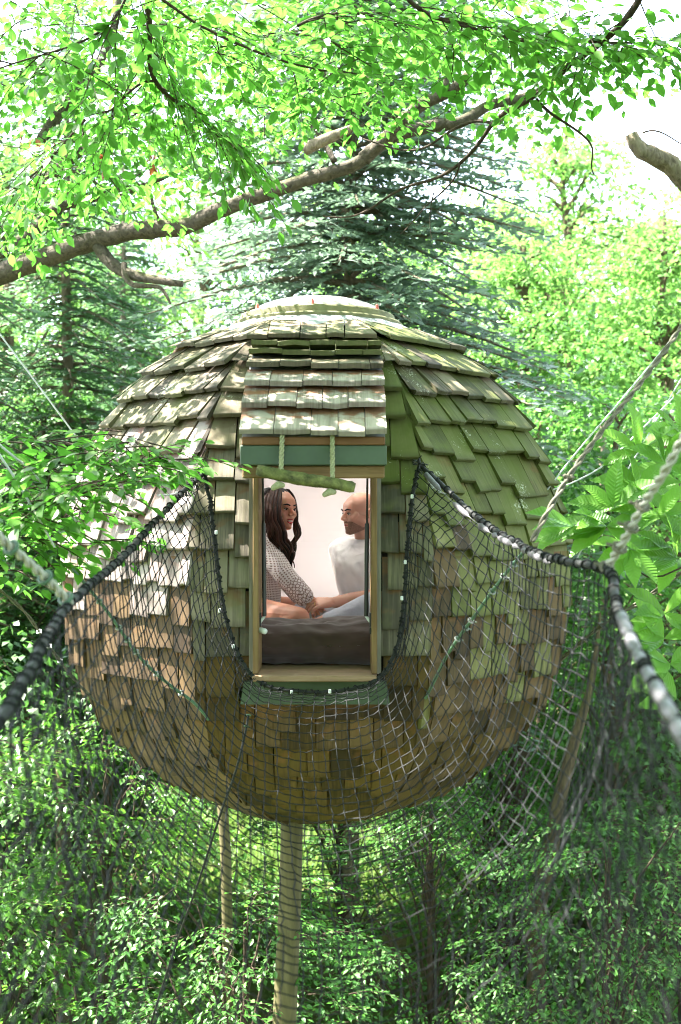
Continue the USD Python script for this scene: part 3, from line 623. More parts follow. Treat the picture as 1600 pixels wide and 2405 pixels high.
put('teeth', pl(mm(hs(((.079, .023, -.0525), .0036), ((.0895, .008, -.0585), .0048), ((.0895, -.008, -.0585), .0048), ((.079, -.023, -.0525), .0036)))), 'tooth', W_, smooth=True)
# hair: a cap with a side parting and long waves
cap = ell((-.022, 0, .036), (.100, .087, .092), 40)
cap += hs(((-.06, .04, -.02), .052), ((-.06, -.045, -.02), .052), ((-.075, 0, -.10), .055), ((-.03, 0, .05), .06))
cut = ell((.104, .0, -.024), (.066, .074, .098), 40)
cap = cap - cut
capm = soften([cap], .008, 4); fq = capm.vertices
capm.vertices = fq + unit(fq - [-.02, 0, .02]) * (.004 * np.sin(fq[:, 2] * 130 + fq[:, 0] * 60) * (fq[:, 2] < .05) + .0012 * np.sin(fq[:, 1] * 300))[:, None]
hair = put('hair', pl(capm), 'hair_dark', W_, smooth=True)
hrng = np.random.default_rng(5)
def lock(p, r0, ph, amp, turns, mat_, n=44):
    q = spline(p, n); t, a, b = frames(q); u = np.linspace(0, 1, n); am = amp * np.clip(u * 2.2, 0, 1)
    q = q + (am * np.sin(ph + u * turns * 6.28))[:, None] * a + (.6 * am * np.cos(ph + u * turns * 6.28))[:, None] * b
    return tube(q, r0 * (1 - .80 * u ** 1.7) * np.clip(.5 + 4 * u, 0, 1), 7)
dk, br = [], []
def wave(pts, r0, ph, amp, turns, n=54):
    """a flattened lock that swings from side to side"""
    q = spline(pts, n); u = np.linspace(0, 1, n); am = amp * np.clip((u - .28) * 2.6, 0, 1)
    q = q + np.outer(am * np.sin(ph + u * turns * 6.283), (.93, -.2, .1)) + np.outer(.5 * am * np.cos(ph + u * turns * 6.283), (0, 1, 0))
    return tube(q, r0 * np.clip(.55 + 3 * u, 0, 1) * (1 - .85 * np.clip((u - .35) / .65, 0, 1) ** 1.5), 8)
for i in range(30):                                                  # beside the near cheek, over the shoulder and down the chest
    a = (i % 10) / 9 + hrng.normal(0, .04); d = 5.985 + .02 * (i // 10) + hrng.uniform(0, .02); ph = 2.2 * a + hrng.normal(0, .35)
    pts = Q([(634 + 26 * a, 1146 + 10 * (a - .55) ** 2 * 3, 6.10 - .03 * a), (622 + 36 * a, 1166 + 3 * a, d + .035), (617 + 39 * a, 1202, d - .02), (628 + 40 * a, 1250, d - .05), (648 + 38 * a, 1292 + 6 * a, d - .05), (654 + 34 * a, 1318 + 34 * a * hrng.uniform(.3, 1.1), d - .04)])
    w_ = wave(pts, .0135, ph, .0095, hrng.uniform(3.4, 4.0)); (br if hrng.random() < .25 + .5 * a else dk).append(w_)
for i in range(16):                                                  # the far side, seen past her chin
    a = (i % 6) / 5; d = 6.09 + .03 * (i // 6)
    pts = Q([(672 + 6 * a, 1150, 6.15), (693, 1180, d + .06), (694 + 5 * a, 1225, d + .03), (692 + 10 * a, 1258, d), (682 + 10 * a, 1290, d - .02), (676 + 14 * a, 1312 + 14 * hrng.random(), d - .02)])
    (br if hrng.random() < .5 else dk).append(wave(pts, .0085, 1.6 * a + hrng.normal(0, .3), .0095, hrng.uniform(3.2, 3.8)))
for i in range(34):                                                  # behind the shoulder
    a = hrng.uniform(0, 1); d = 6.02 + .16 * hrng.random()
    pts = Q([(628 + 10 * a, 1149 + 4 * hrng.random(), 6.12), (608 + 14 * a, 1166 + 6 * hrng.random(), d), (600 + 18 * a, 1205, d), (596 + 24 * a, 1245, d), (602 + 22 * a, 1272 + 12 * hrng.random(), d)])
    dk.append(wave(pts, .014, 3 * a, .006, 2.6))
put('dark_waves', join(dk), 'hair_dark', hair, smooth=True); put('brown_waves', join(br), 'hair_brown', hair, smooth=True)
# crochet top: torso and wide sleeves
tor = soften([Manifold.batch_hull([Manifold.sphere(r, 22).translate(tuple(p)) for p, r in ((sr + (.0, .0, .002), .062), (sl, .062), (chest + (.0, -.03, 0), .128), (P(598, 1415, 6.12), .142), (nk1 + (0, 0, -.035), .062))])] + hull_chain([(sr, .064), (el + (sr - el) * .1, .058), ]), .014, 8)
put('crochet_top', tor, 'crochet', W_, smooth=True, st=np.stack([tor.vertices[:, 0] + tor.vertices[:, 1] * .6, tor.vertices[:, 2]], 1))
sm = soften(hull_chain([(sr, .065), (sr + (el - sr) * .5, .060), (el, .056), (el + (wr - el) * .55, .052)]), .012, 6)
put('sleeve', sm, 'crochet', W_, smooth=True, st=limb_uv(sm, sr, wr))
cf = soften(hull_chain([(el + (wr - el) * .45, .0545), (wr + (el - wr) * .10, .054)]) , .010, 4)
rr_ = limb_uv(cf, sr, wr)
cf.vertices += unit(wr - el) * (.007 * np.sin(rr_[:, 0] / .055 * 9) * (rr_[:, 1] > np.linalg.norm(wr - sr) * .96))[:, None]
put('lace_cuff', cf, 'lace', W_, smooth=True, st=rr_)
s2 = soften(hull_chain([(sl, .06), (el2, .055), (el2 + (wr2 - el2) * .6, .055)]), .014, 6)
put('sleeve', s2, 'crochet', W_, smooth=True, st=limb_uv(s2, sl, wr2))
sk = soften(hull_chain([(hip + (-.02, .02, 0), .135), (hr + (.0, 0, -.01), .108)]), .02, 5)
put('shorts', sk, 'tee_white', W_, smooth=True)

# --- the man, on the right, turned to the left
M_ = thing('person', 'bald bearded man in white T-shirt and light trousers sitting in the pod', 'person', P(862, 1470, 6.2))
hc = P(846, 1207, 6.16); fw = unit((-.90, -.44, -.06))
pm = lambda m: place(m, hc, fw, unit((-.06, -.02, 1)))
hm = mm(head_shape(True)); vv, ff = pm(hm)
head_m = Manifold(manifold3d.Mesh(np.asarray(vv, np.float32), np.asarray(ff, np.uint32)))
nk0, nk1 = hc + (.025, .01, -.07), P(862, 1286, 6.20)
sR, sL = P(806, 1294, 6.32), P(918, 1298, 6.10)
eR, eL, wL = P(830, 1390, 6.38), P(908, 1400, 5.98), P(786, 1415, 5.86)
chest, hipm = P(852, 1350, 6.20), P(862, 1450, 6.22)
hd = P(717, 1420, 5.83) - wL
hand_m, kns = hand(wL, hd, np.array([-.10, .55, -.85]), (.38, .55, .35), -1, L=.19, spread=.02)
body = [head_m] + hull_chain([(nk0, .061), (nk1, .062), (P(862, 1305, 6.20), .085)]) + hull_chain([(sL, .062), (eL, .048), (wL + (eL - wL) * .35, .042), (wL, .029)]) + hull_chain([(sR, .06), (eR, .046), (P(770, 1440, 6.10), .03)]) \
    + [Manifold.batch_hull([Manifold.sphere(r, 18).translate(tuple(p)) for p, r in ((sR, .06), (sL, .06), (chest, .12), (hipm, .13))])] + hand_m \
    + hull_chain([(hipm + (.05, -.08, 0), .10), (P(905, 1430, 5.80), .07), (P(770, 1462, 5.72), .045), (P(742, 1470, 5.72), .035)]) + hull_chain([(hipm + (-.05, .05, 0), .10), (P(712, 1444, 6.00), .06), (P(800, 1478, 5.80), .045)])
bm = soften(body, .0085, 5)
put('body', bm, 'skin_man', M_, smooth=True)
head_details(M_, pm, True)
put('mouth', pm(mm(hs(((.087, .019, -.0555), .0026), ((.0955, 0, -.0550), .0040), ((.087, -.019, -.0555), .0026)))), 'lip', M_, smooth=True)
# beard and cropped hair: thin layers on the skin
hq = soften([head_shape(True)], .006, 5)
def layer(sel, off):
    keep = sel(hq.triangles_center); sub = hq.submesh([np.nonzero(keep)[0]], append=True)
    n_ = sub.vertex_normals; v0 = np.asarray(sub.vertices)
    return v0 + n_ * off, np.asarray(sub.faces)
put('beard', pm(layer(lambda c: (c[:, 2] < -.036 - .62 * np.clip(.075 - c[:, 0], 0, .055) + .9 * np.clip(.012 - c[:, 0], 0, .03)) & (c[:, 0] > -.016) & (c[:, 2] > -.112) & ~((np.abs(c[:, 1]) < .020) & (c[:, 2] > -.064) & (c[:, 2] < -.046) & (c[:, 0] > .07)) & ~((c[:, 2] > -.040) & (np.abs(c[:, 1]) < .02) & (c[:, 0] > .098)), .0010)), 'stubble', M_, smooth=True)
ts = soften([Manifold.batch_hull([Manifold.sphere(r, 22).translate(tuple(p)) for p, r in ((sR, .078), (sL + (.02, 0, 0), .080), (chest + (-.01, -.03, .03), .145), (P(862, 1430, 6.22), .135), (P(862, 1300, 6.2), .092), (P(842, 1300, 6.17), .08))])] + hull_chain([(sR, .080), (sR + (eR - sR) * .42, .072)]) + hull_chain([(sL, .082), (sL + (eL - sL) * .5, .074)]), .012, 8)
q = np.asarray(ts.vertices); folds = fbm(np.stack([q[:, 0] * 13 + q[:, 2] * 7, q[:, 1] * 9, q[:, 2] * 4], 1), 3, 11) - .5
ts.vertices = q + ts.vertex_normals * (.042 * folds * np.clip((E - .02 - q[:, 2]) * 5, 0, 1))[:, None]
put('shirt', ts, 'tee_white', M_, smooth=True)
cr = np.array([P(862, 1283, 6.2) + .078 * np.array([math.cos(t), math.sin(t) * .9, -.30 * math.sin(-t) * 0 + .22 * math.cos(t - 3.6) * -.35]) for t in np.linspace(0, 6.28, 40)])
put('collar', tube(cr, .009, 8, cap=False), 'tee_white', M_, smooth=True)
tr = soften(hull_chain([(hipm + (.05, -.08, .0), .125), (P(908, 1414, 5.80), .085), (P(830, 1440, 5.74), .060), (P(776, 1459, 5.71), .048)]) + hull_chain([(hipm + (-.06, .03, 0), .12), (P(714, 1440, 5.98), .066), (P(800, 1470, 5.84), .056)]) + hull_chain([(hipm, .13), (hipm + (0, 0, -.05), .12)]), .014, 7)
q = np.asarray(tr.vertices); tr.vertices = q + tr.vertex_normals * (.02 * (fbm(q * (9, 9, 16), 3, 3) - .5))[:, None]
put('trousers', tr, 'trouser_grey', M_, smooth=True)
rk = (kns[2] + P(728, 1428, 5.82)) / 2
put('wedding_ring', tube(np.array([kns[2] + unit(hd) * .018 + .0112 * np.array([.25 * math.cos(t), math.cos(t) * .9, math.sin(t)]) for t in np.linspace(0, 6.29, 20)]), .0014, 6), 'ring_gold', M_)
# ------------------------------------------------------------------ the rope bridge in front of the door
br = thing('rope_bridge', 'black rope net bridge with lashed handrail ropes leading up to the doorway', 'rope bridge', (0, 2.5, 3.2))
railR = np.vstack([Q([(985, 1090, 4.88), (1040, 1140, 4.74), (1110, 1206, 4.45), (1200, 1268, 3.95), (1300, 1312, 3.42), (1420, 1335, 2.92), (1452, 1430, 2.5), (1492, 1520, 2.15), (1600, 1700, 1.68)]), [(.46, 1.0, E - .36), (.46, .2, E - .36)]])
railL = np.vstack([Q([(480, 1110, 4.88), (420, 1165, 4.62), (330, 1262, 4.02), (240, 1350, 3.35), (165, 1416, 2.82), (110, 1500, 2.42), (60, 1590, 2.08), (0, 1690, 1.80)]), [(-.50, 1.0, E - .38), (-.50, .2, E - .38)]])
NU, NV = 84, 54
def by_depth(p, y):
    o = np.argsort(p[:, 1]); return np.stack([PchipInterpolator(p[o, 1], p[o, k])(y) for k in range(3)], -1)
rim = Q([(480, 1110, 4.88), (496, 1200, 4.87), (508, 1300, 4.86), (520, 1400, 4.86), (545, 1500, 4.86), (590, 1585, 4.86), (640, 1616, 4.84), (740, 1627, 4.84), (850, 1614, 4.84), (902, 1580, 4.86), (938, 1500, 4.86), (950, 1400, 4.86), (956, 1300, 4.86), (965, 1200, 4.87), (985, 1090, 4.88)])
nrng = np.random.default_rng(11)
ys = np.r_[4.86, np.linspace(4.80, .35, NU - 1)]
Rr, Rl = by_depth(railR, ys), by_depth(railL, ys)
zb = PchipInterpolator([.3, 1, 2, 3, 3.8, 4.4, 4.7, 4.9], E + np.array([-1.10, -1.13, -1.17, -1.15, -1.05, -.90, -.815, -.767]))(ys)
def resample(p, n):
    s = np.r_[0, np.cumsum(np.linalg.norm(np.diff(p, axis=0), axis=1))]; return np.stack([np.interp(np.linspace(0, s[-1], n), s, p[:, k]) for k in range(3)], -1)
rim_s = resample(smooth_path(rim, 200), NV)
grid = np.zeros((NU, NV, 3))
for i, y in enumerate(ys):
    t = np.linspace(0, math.pi, 160); n = 2.0 + .35 * (1 - min(1, (4.86 - y) / 1.2)); ex = 2 / n
    l, r = Rl[i], Rr[i]; c, hw = (l + r) / 2, (r - l) / 2
    sx = -np.sign(np.cos(t)) * np.abs(np.cos(t)) ** ex; sz = np.abs(np.sin(t)) ** ex
    g = c + sx[:, None] * hw; g[:, 2] += (zb[i] - g[:, 2]) * sz
    grid[i] = resample(g, NV)
w = np.clip((4.86 - ys) / .9, 0, 1)[:, None, None]; w = w * w * (3 - 2 * w)
g0 = rim_s[None] + (grid - rim_s[None]) * 0; g0 = g0.copy()
for i, y in enumerate(ys):
    a = (4.86 - y); g0[i, :, 1] -= a
    edge = np.minimum(np.arange(NV), NV - 1 - np.arange(NV)) / (NV / 2); e = np.clip(edge * 5, 0, 1)[:, None]
    k = w[i]
    grid[i] = grid[i] * (1 - (1 - k) * e) + g0[i] * ((1 - k) * e)
grid[0] = rim_s
jit = nrng.normal(0, .0028, grid.shape); jit[0] = 0; jit[:, [0, -1]] = 0
grid += jit
low = np.stack([fbm(grid * 2.4, 2, s) - .5 for s in (1, 2, 3)], -1) * .035; low[0] = 0; low[:, [0, -1]] = 0; grid += low
th = []
R0 = .0020
for j in range(0, NV):                                            # threads running along the bridge
    p = grid[:, j]; th.append(tube(p, R0, 4, cap=False))
for i in range(1, NU):                                            # threads across, sagging between the knots
    p = np.repeat(grid[i], 2, axis=0)[:-1].copy(); p[1::2] = (grid[i][:-1] + grid[i][1:]) / 2
    p[1::2, 2] -= nrng.uniform(0, .006, NV - 1); p[1::2, 1] += nrng.normal(0, .004, NV - 1)
    th.append(tube(p, R0, 4, cap=False))
oc = np.array([(1, 0, 0), (-1, 0, 0), (0, 1, 0), (0, -1, 0), (0, 0, 1), (0, 0, -1)], float)
of = np.array([(0, 2, 4), (2, 1, 4), (1, 3, 4), (3, 0, 4), (2, 0, 5), (1, 2, 5), (3, 1, 5), (0, 3, 5)])
kp = grid[1:, 1:-1].reshape(-1, 3)
kv = (kp[:, None] + oc[None] * nrng.uniform(.0036, .0056, (len(kp), 1, 3))).reshape(-1, 3)
kf = (of[None] + (np.arange(len(kp)) * 6)[:, None, None]).reshape(-1, 3)
put('net', join(th + [(kv, kf)]), 'net_cord', br, kind='stuff')
def lashed(pts, r, n, step, name, rg):
    p = smooth_path(pts, n); p = p + rg.normal(0, .0015, p.shape)
    h = put(name, tube(p, r * rg.uniform(.9, 1.12, n), 10, rough=.05, rng=rg), 'net_rope', br, smooth=True)
    t, a, b = frames(p); s = np.r_[0, np.cumsum(np.linalg.norm(np.diff(p, axis=0), axis=1))]; rings = []
    q = .03
    while q < s[-1] - .03:
        i = int(np.searchsorted(s, q)); an = np.linspace(0, 6.2832, 9); sl = rg.normal(0, .25)
        c = p[i] + (r + .003) * (np.cos(an)[:, None] * a[i] + np.sin(an)[:, None] * b[i]) + np.outer(np.cos(an + rg.uniform(0, 6)) * .012 * sl * 2, t[i])
        rings.append(tube(c, .0031, 5, cap=False)); q += step * rg.uniform(.6, 1.4)
    put('lashing', join(rings), 'net_cord', h, kind='stuff')
    return p
lashed(railR, .0102, 170, .062, 'handrail_rope', nrng); lashed(railL, .0095, 170, .062, 'handrail_rope', nrng)
lashed(rim, .0085, 150, .030, 'rim_rope', nrng)
# loose tufts where the rails are tied off, and the white bands under them
for k, (px, py) in enumerate([(985, 1092), (478, 1108), (440, 1150), (462, 1132)]):
    c = P(px, py, 4.86); tuft = []
    for q in range(26):
        d = unit(nrng.normal(0, 1, 3)); e_ = unit(nrng.normal(0, 1, 3)); tuft.append(tube(np.array([c + d * .01, c + d * .028, c + d * .034 + e_ * .015]), .0022, 4))
    put('tied_end', join(tuft), 'net_rope', br)
for px, py, d in ((516, 1434, 4.84), (548, 1518, 4.84), (508, 1250, 4.84), (685, 1626, 4.82), (775, 1624, 4.82), (968, 1166, 4.84), (952, 1320, 4.84), (944, 1405, 4.84)):
    put('clip', box(P(px, py, d) - (.006, .006, .009), P(px, py, d) + (.006, .006, .009), .002), 'steel', br)
for sgn, pts in ((1, [(1000, 1112, 4.83), (1050, 1165, 4.66), (1100, 1210, 4.45), (1150, 1248, 4.18), (1230, 1290, 3.75), (1290, 1318, 3.45)]), ):
    p = smooth_path(Q(pts) + (0, -.015, -.004), 40); put('white_tape', tube(p, np.where(np.sin(np.arange(40) * .8 + np.sin(np.arange(40) * 1.7)) > -.2, .012, .0015), 7), 'tape', br, smooth=True)
pn = Q([(1470, 1450, 2.40), (1490, 1500, 2.2), (1520, 1560, 2.04), (1560, 1630, 1.85), (1600, 1700, 1.68), (1650, 1790, 1.5)]) + (-.012, -.012, .004)
p = smooth_path(pn, 50); put('white_tape', tube(p, np.where(np.sin(np.arange(50) * 1.1) > -.75, .0125, .004), 7), 'tape', br, smooth=True)

# ------------------------------------------------------------------ suspension ropes and cables, each hung from the trees
def rope(name, label, cat, pts, r, m, n=40, strands=1, twist=6, group=None, sag=0.0, shackles=(), shm='old_rope'):
    p = smooth_path(Q(pts), n) if not isinstance(pts, np.ndarray) else smooth_path(pts, n)
    if sag: p[:, 2] -= sag * np.sin(np.linspace(0, np.pi, n))
    t = thing(name, label, cat, p[0], group=group)
    if strands == 1: put('line', tube(p, r, 7), m, t, smooth=True)
    else:
        f = frames(p); s = np.linspace(0, twist * 6.283, n)
        for k in range(strands):
            a = s + k * 6.283 / strands
            put('strand', tube(p + r * .62 * (np.cos(a)[:, None] * f[1] + np.sin(a)[:, None] * f[2]), r * .62, 7), m, t, smooth=True)
    for q in shackles:
        i = int(q * (n - 1)); tt, a, b = frames(p); an = np.linspace(0, 6.283, 10)
        ring = tube(p[i] + (r * 1.75) * (np.cos(an)[:, None] * a[i] + np.sin(an)[:, None] * b[i]), r * .55, 6, cap=False)
        put('clamp', join([ring, tube(np.array([p[i] + a[i] * r * 1.2, p[i] + a[i] * r * 3.6]), r * .5, 6)]), shm, t)
    return t
rope('rope', 'dark twisted rope rising steeply at the right to the bridge handrail', 'rope', [(1250, 1272, 3.72), (1330, 1130, 3.80), (1420, 1005, 3.9), (1520, 880, 4.0), (1600, 770, 4.1), (1800, 500, 4.3)], .0085, 'old_rope', n=160, strands=2, twist=13, shackles=(.16,))
rope('rope', 'blurred grey rope at the right edge tied to the bend of the right handrail', 'rope', [(1422, 1338, 2.9), (1465, 1270, 2.8), (1520, 1170, 2.7), (1560, 1110, 2.62), (1610, 1020, 2.55), (1720, 850, 2.4)], .0095, 'grey_rope', n=120, strands=2, twist=10, shackles=(.02, .15, .26, .36), shm='old_rope')
rope('rope', 'blurred grey rope at the left edge tied to the bend of the left handrail', 'rope', [(165, 1418, 2.80), (120, 1370, 2.74), (60, 1315, 2.66), (0, 1262, 2.58), (-140, 1120, 2.4)], .0095, 'grey_rope', n=100, strands=2, twist=8, shackles=(.05, .22, .48), shm='green_cable')
rope('cable', 'white cable slanting down at the left from the conifer to the pod', 'cable', [(-200, 515, 5.6), (0, 785, 5.7), (90, 905, 5.75), (190, 1040, 5.8), (280, 1160, 5.85)], .0042, 'white_cable')
rope('cable', 'short bright white cable at the left edge above the leaning rope', 'cable', [(-120, 905, 4.0), (0, 1045, 4.1), (60, 1095, 4.15), (100, 1135, 4.2), (180, 1225, 4.25)], .0048, 'white_cable')
rope('cable', 'thin white stay at the far left edge crossing the leaf spray', 'cable', [(-60, 970, 3.9), (0, 1070, 3.95), (34, 1122, 4.0), (80, 1200, 4.05), (128, 1285, 4.1)], .0045, 'white_cable')
rope('cable', 'upper pale cable running from the pod to the upper right trees', 'cable', [(1275, 1165, 5.65), (1340, 1080, 5.7), (1450, 950, 5.8), (1600, 770, 6.0), (1800, 530, 6.3)], .0042, 'white_cable')
rope('cable', 'lower pale cable running from the pod past the chestnut leaves', 'cable', [(1300, 1150, 5.6), (1400, 1105, 5.65), (1500, 1015, 5.75), (1600, 915, 5.9), (1800, 700, 6.2)], .0040, 'white_cable')
rope('cable', 'pale cable rising behind the chestnut leaves at the right', 'cable', [(1345, 1330, 6.3), (1395, 1240, 6.3), (1500, 1060, 6.35), (1600, 890, 6.4), (1750, 640, 6.5)], .0040, 'white_cable')
ringR = 1.262 - .02
a0, a1 = -math.pi / 2 + .38, math.pi * 1.5 - .42
cp = np.array([[CX + (ringR + .035 * math.cos(8 * (t + math.pi / 2)) * -1) * math.cos(t), CY + (ringR + .035 * math.cos(8 * (t + math.pi / 2)) * -1) * math.sin(t), E + .060 - .02 * math.sin(t)] for t in np.linspace(a0, a1, 120)])
belt = rope('cable', 'grey steel cable belted round the pod at the height of the handrails', 'cable', np.vstack([P(1000, 1118, 4.86)[None], cp[3:-3], P(470, 1118, 4.86)[None]]), .0036, 'belt_steel', n=200, shackles=(.018, .03, .965, .978), shm='steel')
cl = [((170, 1336, 4.2), (255, 1440, 4.3), (330, 1545, 4.45), (400, 1610, 4.55), (455, 1650, 4.62), (490, 1690, 4.68)), ((1240, 1285, 4.0), (1190, 1345, 4.1), (1120, 1440, 4.3), (1050, 1540, 4.5), (1020, 1600, 4.6), (1000, 1640, 4.66))]
rope('cable', 'green cable with clamps crossing under the net at the left', 'cable', list(cl[0]), .0065, 'green_cable', shackles=(.18, .34, .42, .5, .58, .66, .8), shm='belt_steel')
rope('cable', 'green cable with clamps crossing under the net at the right', 'cable', list(cl[1]), .0065, 'green_cable', shackles=(.12, .2, .3, .5, .56, .62), shm='belt_steel')
rope('rope', 'dark double rope running behind the pod at the lower right', 'rope', [(1262, 1600, 6.2), (1340, 1530, 6.1), (1420, 1465, 6.0), (1510, 1410, 5.9), (1600, 1345, 5.8), (1800, 1220, 5.6)], .010, 'old_rope', n=120, strands=2, twist=6, shackles=(.05, .12, .18, .25, .33), shm='old_rope')
rope('cable', 'dark cable hanging below the sill through the net to the lower left', 'cable', [(584, 1680, 4.5), (560, 1790, 4.45), (522, 1900, 4.5), (470, 2060, 4.6), (410, 2230, 4.8), (350, 2420, 5.0)], .0050, 'net_rope', shackles=(.01, .03), shm='green_cable')
rope('rope', 'thin old rope with a shackle hanging at the left behind the left handrail', 'rope', [(-40, 1360, 4.6), (60, 1440, 4.7), (110, 1510, 4.8), (170, 1590, 4.9), (260, 1680, 5.0)], .006, 'old_rope', n=80, strands=2, twist=4, shackles=(.4, .5, .6), shm='steel')
# posts
p1 = thing('support_post', 'tall round wooden post standing under the middle of the pod', 'post', (P(672, 2405, 6.25)[0], 6.25, 0))
put('pole', tube(np.array([P(686, 1925, 6.2), P(682, 2100, 6.22), P(668, 2405, 6.25), [P(660, 2405, 6.25)[0], 6.25, -.2]]), [.060, .062, .066, .068], 18), 'post_wood', p1, smooth=True)
p2 = thing('support_post', 'thin short wooden post seen behind the pod at the lower left', 'post', (P(530, 2400, 7.2)[0], 7.2, 0))
put('pole', tube(np.array([P(522, 1880, 7.2), P(530, 2000, 7.2), P(545, 2600, 7.2), [P(545, 2600, 7.2)[0], 7.2, -.1]]), [.034, .034, .036, .036], 12), 'post_wood', p2, smooth=True)
# ------------------------------------------------------------------ vegetation
LEAF = (np.array([(0, 0, 0), (.30, .24, .035), (.66, .22, .02), (1, 0, -.10), (.66, -.22, .02), (.30, -.24, .035), (.33, 0, -.02), (.68, 0, -.045)]),
        np.array([(0, 6, 1), (6, 2, 1), (6, 7, 2), (7, 3, 2), (0, 5, 6), (6, 5, 4), (6, 4, 7), (7, 4, 3)]))
LEAF4 = (np.array([(0, 0, 0), (.45, .29, .03), (1, 0, -.08), (.45, -.29, .03)]), np.array([(0, 3, 1), (3, 2, 1)]))
LOBED = (np.array([(0, 0, 0), (.28, .16, .02), (.30, .30, .03), (.46, .18, .01), (.62, .34, .03), (.74, .16, .0), (1, 0, -.06), (.74, -.16, 0), (.62, -.34, .03), (.46, -.18, .01), (.30, -.30, .03), (.28, -.16, .02), (.5, 0, -.02)]),
         np.array([(12, (i + 1) % 12, i) for i in range(12)][::-1]))
CHEST = (np.array([(0, 0, 0), (.18, .13, .02), (.42, .215, .035), (.70, .17, .02), (1, 0, -.16), (.70, -.17, .02), (.42, -.215, .035), (.18, -.13, .02), (.2, 0, -.012), (.45, 0, -.022), (.72, 0, -.06)]),
         np.array([(0, 8, 1), (8, 2, 1), (8, 9, 2), (9, 3, 2), (9, 10, 3), (10, 4, 3), (0, 7, 8), (8, 7, 6), (8, 6, 9), (9, 6, 5), (9, 5, 10), (10, 5, 4)]))
BLADE = (np.array([(0, -.09, 0), (0, .09, 0), (1, .06, 0), (1, -.06, 0)]), np.array([(0, 3, 1), (3, 2, 1)]))
def leaf_mesh(pos, d, nrm, size, tm):
    d = unit(d); nrm = unit(nrm - d * np.sum(nrm * d, 1, keepdims=True)); s = np.cross(nrm, d)
    tv, tf = tm; L = np.broadcast_to(np.asarray(size, float), (len(pos),))[:, None, None]
    v = pos[:, None] + L * (tv[None, :, :1] * d[:, None] + tv[None, :, 1:2] * s[:, None] + tv[None, :, 2:] * nrm[:, None])
    f = tf[None] + (np.arange(len(pos)) * len(tv))[:, None, None]
    return v.reshape(-1, 3), f.reshape(-1, 3)
class Leaves:
    def __init__(s): s.p, s.d, s.n, s.l = [], [], [], []
    def add(s, p, d, n, l):
        s.p.append(np.atleast_2d(p)); s.d.append(np.atleast_2d(d)); s.n.append(np.atleast_2d(n)); s.l.append(np.broadcast_to(np.atleast_1d(l), (len(np.atleast_2d(p)),)))
    def done(s): return np.vstack(s.p), np.vstack(s.d), np.vstack(s.n), np.concatenate(s.l)
def put_leaves(parent, lv, m, tm, rg, n_parts=0, name='foliage', clumps=1.2, kind='stuff', lift=0.0):
    p, d, n, l = lv.done() if isinstance(lv, Leaves) else lv
    tint = np.clip(.34 * rg.standard_normal(len(p)) + .5 + .9 * (fbm(p * clumps, 2, 77) - .5), 0, 1)
    rest = np.ones(len(p), bool)
    if n_parts:
        c = p + d * (l / 2)[:, None]; px = 800 + FPX * c[:, 0] / np.maximum(c[:, 1], .1); py = 1202 - FPX * (c[:, 2] - E) / np.maximum(c[:, 1], .1)
        inside = (px > 0) & (px < 1600) & (py > 0) & (py < 2405) & (c[:, 1] > .5)
        sz = np.where(inside, l * FPX / np.maximum(c[:, 1], .3), 0); o = np.argsort(-sz)[:n_parts]; o = o[sz[o] > 16]; rest[o] = False
        for i in o:
            v, f = leaf_mesh(p[i:i + 1], d[i:i + 1], n[i:i + 1], l[i:i + 1], tm); put('leaf', (v, f), m, parent, tint=np.full(len(v), tint[i]), smooth=True, st=tm[0][:, :2])
    v, f = leaf_mesh(p[rest], d[rest], n[rest], l[rest], tm)
    return put(name, (v, f), m, parent, tint=np.repeat(tint[rest], len(tm[0])), st=np.tile(tm[0][:, :2], (int(rest.sum()), 1)) if m == 'leaf_chestnut' else None, kind=kind)
